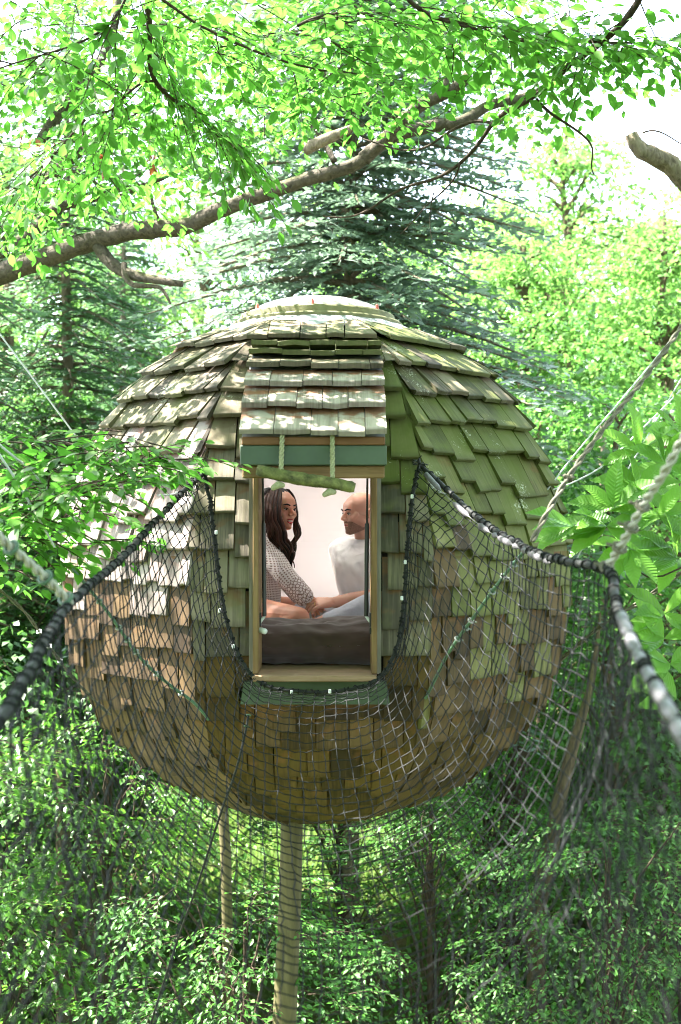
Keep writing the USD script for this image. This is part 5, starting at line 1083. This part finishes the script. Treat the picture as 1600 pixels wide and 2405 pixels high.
for px, py, d, k_ in ((1425, 1236, 4.4, [(172, 0), (195, 0), (150, .1), (210, -.2), (188, -.1), (20, 0), (330, -.2), (165, -.05)]), (1500, 1150, 4.45, [(100, .2), (130, .1), (60, .1), (160, 0), (20, .0), (200, -.2), (330, -.1)]), (1560, 1085, 4.5, [(110, .1), (70, .2), (150, .0), (20, 0), (200, -.2), (340, -.1)]),
                      (1480, 1290, 4.35, [(190, -.1), (230, -.2), (270, -.3), (310, -.2), (160, 0), (10, 0)]), (1545, 1210, 4.4, [(120, 0), (60, .1), (200, -.1), (330, -.1), (20, 0), (165, 0)]), (1590, 1310, 4.4, [(170, 0), (140, .1), (200, -.1), (240, -.2), (100, .1)]),
                      (1600, 1020, 4.6, [(130, .1), (170, 0), (200, 0), (240, -.2), (100, .2)]), (1560, 1440, 4.5, [(170, 0), (140, .1), (200, -.1), (320, 0), (60, 0)]), (1575, 1560, 4.4, [(150, .1), (180, 0), (210, -.1), (40, 0), (330, 0)]), (1590, 1640, 4.4, [(160, .1), (190, 0), (120, .1)]), (1600, 1180, 4.6, [(150, 0), (180, 0), (210, -.1), (120, .1)]), (1350, 1235, 4.35, [(175, 0), (195, -.1), (160, .1), (205, -.2), (20, 0)]), (1500, 1060, 4.5, [(100, .2), (150, .1), (40, .1), (200, 0)]), (1440, 1190, 4.4, [(140, .1), (175, .1), (90, .2), (40, .1)]), (1560, 1500, 4.45, [(160, 0), (200, -.1), (120, .1), (30, 0)])):
    whorl(px, py, d, k_)
high_crown(ch, 'upper_crown', (2.6, 4.7, 7.4), (1.0, -1.5, 7.2), (5.0, 6.5, 10.5), 90, 'leaf_chestnut', 72, 'bark_trunk')
put_leaves(ch, lv, 'leaf_chestnut', CHEST, rg, n_parts=200, name='far_leaves')
# --- broken limb at the right edge
bt = thing('lopped_tree', 'tree at the right edge showing one thick lopped pale limb against the sky', 'tree', (3.3, 6.4, gz(3.3, 6.4)))
b0 = np.array([3.3, 6.4, gz(3.3, 6.4) - .1]); rg = np.random.default_rng(81)
put('trunk', tube(np.array([b0, [3.3, 6.4, 3], [3.25, 6.4, 6], [3.1, 6.4, 8.5]]), [.20, .17, .14, .09], 12, rough=.03, rng=rg), 'bark_pale', bt, smooth=True)
q = smooth_path(np.vstack([[(3.25, 6.4, 5.6)], Q([(1660, 480, 6.2), (1600, 412, 6.1), (1550, 372, 6.05), (1512, 358, 6.0), (1492, 338, 6.0), (1482, 316, 6.0)])]), 40)
put('lopped_limb', tube(q, np.interp(np.linspace(0, 1, 40), [0, .5, .8, .93, 1], [.08, .062, .052, .047, .034]), 14, rough=.09, rng=rg), 'bark_pale', bt, smooth=True)
put('twig', tube(spline(Q([(1510, 312, 6.0), (1545, 308, 6.0), (1575, 322, 6.0), (1640, 350, 6.0)]), 16), np.linspace(.005, .002, 16), 5), 'bark_dark', bt)
high_crown(bt, 'upper_crown', (3.1, 6.4, 8.3), (1.8, 4.5, 8.2), (5.0, 9.0, 11.5), 45, 'leaf_oak', 82, 'bark_pale')
# --- understorey
def shrub(name, label, px, d, h, r, n, leaf, seed, m='leaf_shrub', L=.6, group=None, stem=.03, dens=1.0, tm=LEAF, cut=None):
    rg = np.random.default_rng(seed); b = np.array(at(px, d)); t = thing(name, label, 'shrub' if h < 3.2 else 'tree', b, group=group); lv, tw, st_ = Leaves(), [], []
    for i in range(n):
        a = i * 2.4 + rg.normal(0, .4); z = h * rg.uniform(.12, 1) ** .8; q = r * rg.uniform(.25, 1) * (1 - .45 * (z / h) ** 2)
        p = b + np.array([math.cos(a) * q, math.sin(a) * q, z]); o = np.array([math.cos(a), math.sin(a), rg.normal(.05, .2)])
        spray(rg, p - o * L * .4, o, L * rg.uniform(.7, 1.3), leaf, lv, tw, droop=.3, up=Z + rg.normal(0, .15, 3), dens=dens, tilt=.45)
        if i % 3 == 0: st_.append(limb_to(b + Z * max(0, z - .8 * q - .5), p - o * L * .4, stem * .45, .004, rg, up=.1))
    put('stem', tube(np.array([b - Z * .1, b + Z * h * .5, b + Z * h * .9]), [stem, stem * .7, .008], 7), 'bark_dark', t, smooth=True); put('side_stems', join(st_), 'bark_dark', t, smooth=True, kind='stuff')
    put('twigs', join(tw), 'bark_dark', t, kind='stuff'); put_leaves(t, lv, m, tm, rg, name='leaves', clumps=2)
    return t
s0 = shrub('understorey_shrub', 'glossy dark shrub with arching branches below the pod at the lower left', 250, 8.2, 3.1, 1.35, 105, .062, 91, group='understorey shrubs')
s1 = shrub('understorey_shrub', 'dense small-leaved green bush below the pod at the right', 1010, 9.2, 2.3, 1.25, 120, .046, 92, m='leaf_ground', L=.42, group='understorey shrubs')
for src, px, d, rot, lab in ((s0, 60, 9.8, 70, 'dark arching shrub at the left edge under the conifer'), (s0, -60, 7.4, 250, 'glossy shrub cut by the lower left corner'), 
                             (s1, 800, 11, 60, 'green bush right behind the main post'), (s1, 1180, 10.8, 130, 'green bush at the foot of the leaning trunk'), (s1, 1430, 8.0, 200, 'green bush at the lower right'), (s1, 1600, 8.8, 290, 'green bush cut by the lower right corner'), (s1, 1150, 12, 20, 'far bush behind the leaning trunk'), (s1, 1380, 12.5, 100, 'far bush right of the leaning trunk'), (s1, 930, 13.5, 330, 'far bush behind the bush below the pod'), (s1, 575, 6.75, 75, 'bush below the pod hiding the foot of the thin post'), (s0, 1560, 11.5, 310, 'tall dark shrub behind the chestnut leaves')):
    copy_of(src, at(px, d), rot, lab)
def small_tree(label, px, d, h, r, z0, seed, n=95, per=95, leaf=.085, m='leaf_shrub'):
    return broadleaf('understorey_tree', label, at(px, d), h, r, z0, n, per, leaf, m, seed, tr=.07, pad_r=.45, group='understorey trees')
u0 = small_tree('green understorey tree in the shade to the right of the pod', 1440, 11.0, 5.4, 1.5, 1.0, 111, m='leaf_oak')
for px, d, rot, lab in ((1600, 12.5, 70, 'green understorey tree at the right edge behind the chestnut'), (1270, 13.5, 200, 'green understorey tree close behind the right side of the pod'), (40, 12.5, 310, 'green understorey tree at the left edge between the conifers'), (120, 11.6, 130, 'green understorey tree left of the lower pod wall'), (1000, 15.5, 260, 'green understorey tree seen under the right of the pod')):
    copy_of(u0, at(px, d), rot, lab)
# --- trunks one can tell apart among the undergrowth
def trunk_tree(label, pts, radii, m='bark_trunk', seed=1, crown=None):
    rg = np.random.default_rng(seed); p = Q(pts); b = p[0].copy(); b[2] = gz(b[0], b[1])
    t = thing('slim_tree', label, 'tree', b); q = smooth_path(np.vstack([[b - Z * .15], p]), 24)
    put('trunk', tube(q, np.interp(np.linspace(0, 1, 24), np.linspace(0, 1, len(radii)), radii), 10, rough=.05, rng=rg), m, t, smooth=True)
    lv = Leaves(); top = q[-1]; cs = [top + rg.normal(0, .7, 3) + (0, .9, .4) for _ in range(26)]; pads(rg, np.array(cs), np.array(cs) - top, [.5] * len(cs), 70, .085, lv); put_leaves(t, lv, 'leaf_oak', LEAF4, rg, name='crown')
    return t
trunk_tree('slim leaning trunk lit by the sun at the right below the pod', [(1258, 2160, 9.3), (1285, 2040, 9.3), (1310, 1900, 9.3), (1345, 1760, 9.35), (1385, 1620, 9.4), (1400, 1530, 9.5), (1410, 1440, 9.6)], [.085, .08, .075, .065, .05, .03, .012], seed=121)
trunk_tree('dark straight trunk just right of the pod bottom', [(1195, 2120, 11), (1200, 1980, 11), (1212, 1850, 11), (1222, 1720, 11), (1232, 1500, 11), (1240, 1100, 11)], [.115, .11, .10, .09, .07], m='bark_dark', seed=122)
trunk_tree('brown trunk standing left of the main post in the undergrowth', [(158, 2400, 9.0), (150, 2280, 9.0), (152, 2120, 9.0), (148, 1950, 9.0), (142, 1850, 9.0), (138, 1760, 9.1)], [.095, .085, .075, .06, .03], seed=123)
trunk_tree('second brown trunk beside the left trunk in the undergrowth', [(205, 2350, 10.2), (212, 2180, 10.2), (214, 1950, 10.2), (210, 1800, 10.2), (206, 1700, 10.3)], [.08, .07, .05, .025], seed=124)
trunk_tree('thin trunk behind the chestnut leaves at the right', [(1430, 1760, 13), (1425, 1600, 13), (1420, 1300, 13), (1415, 1000, 13)], [.09, .085, .07, .04], m='bark_pale', seed=125)
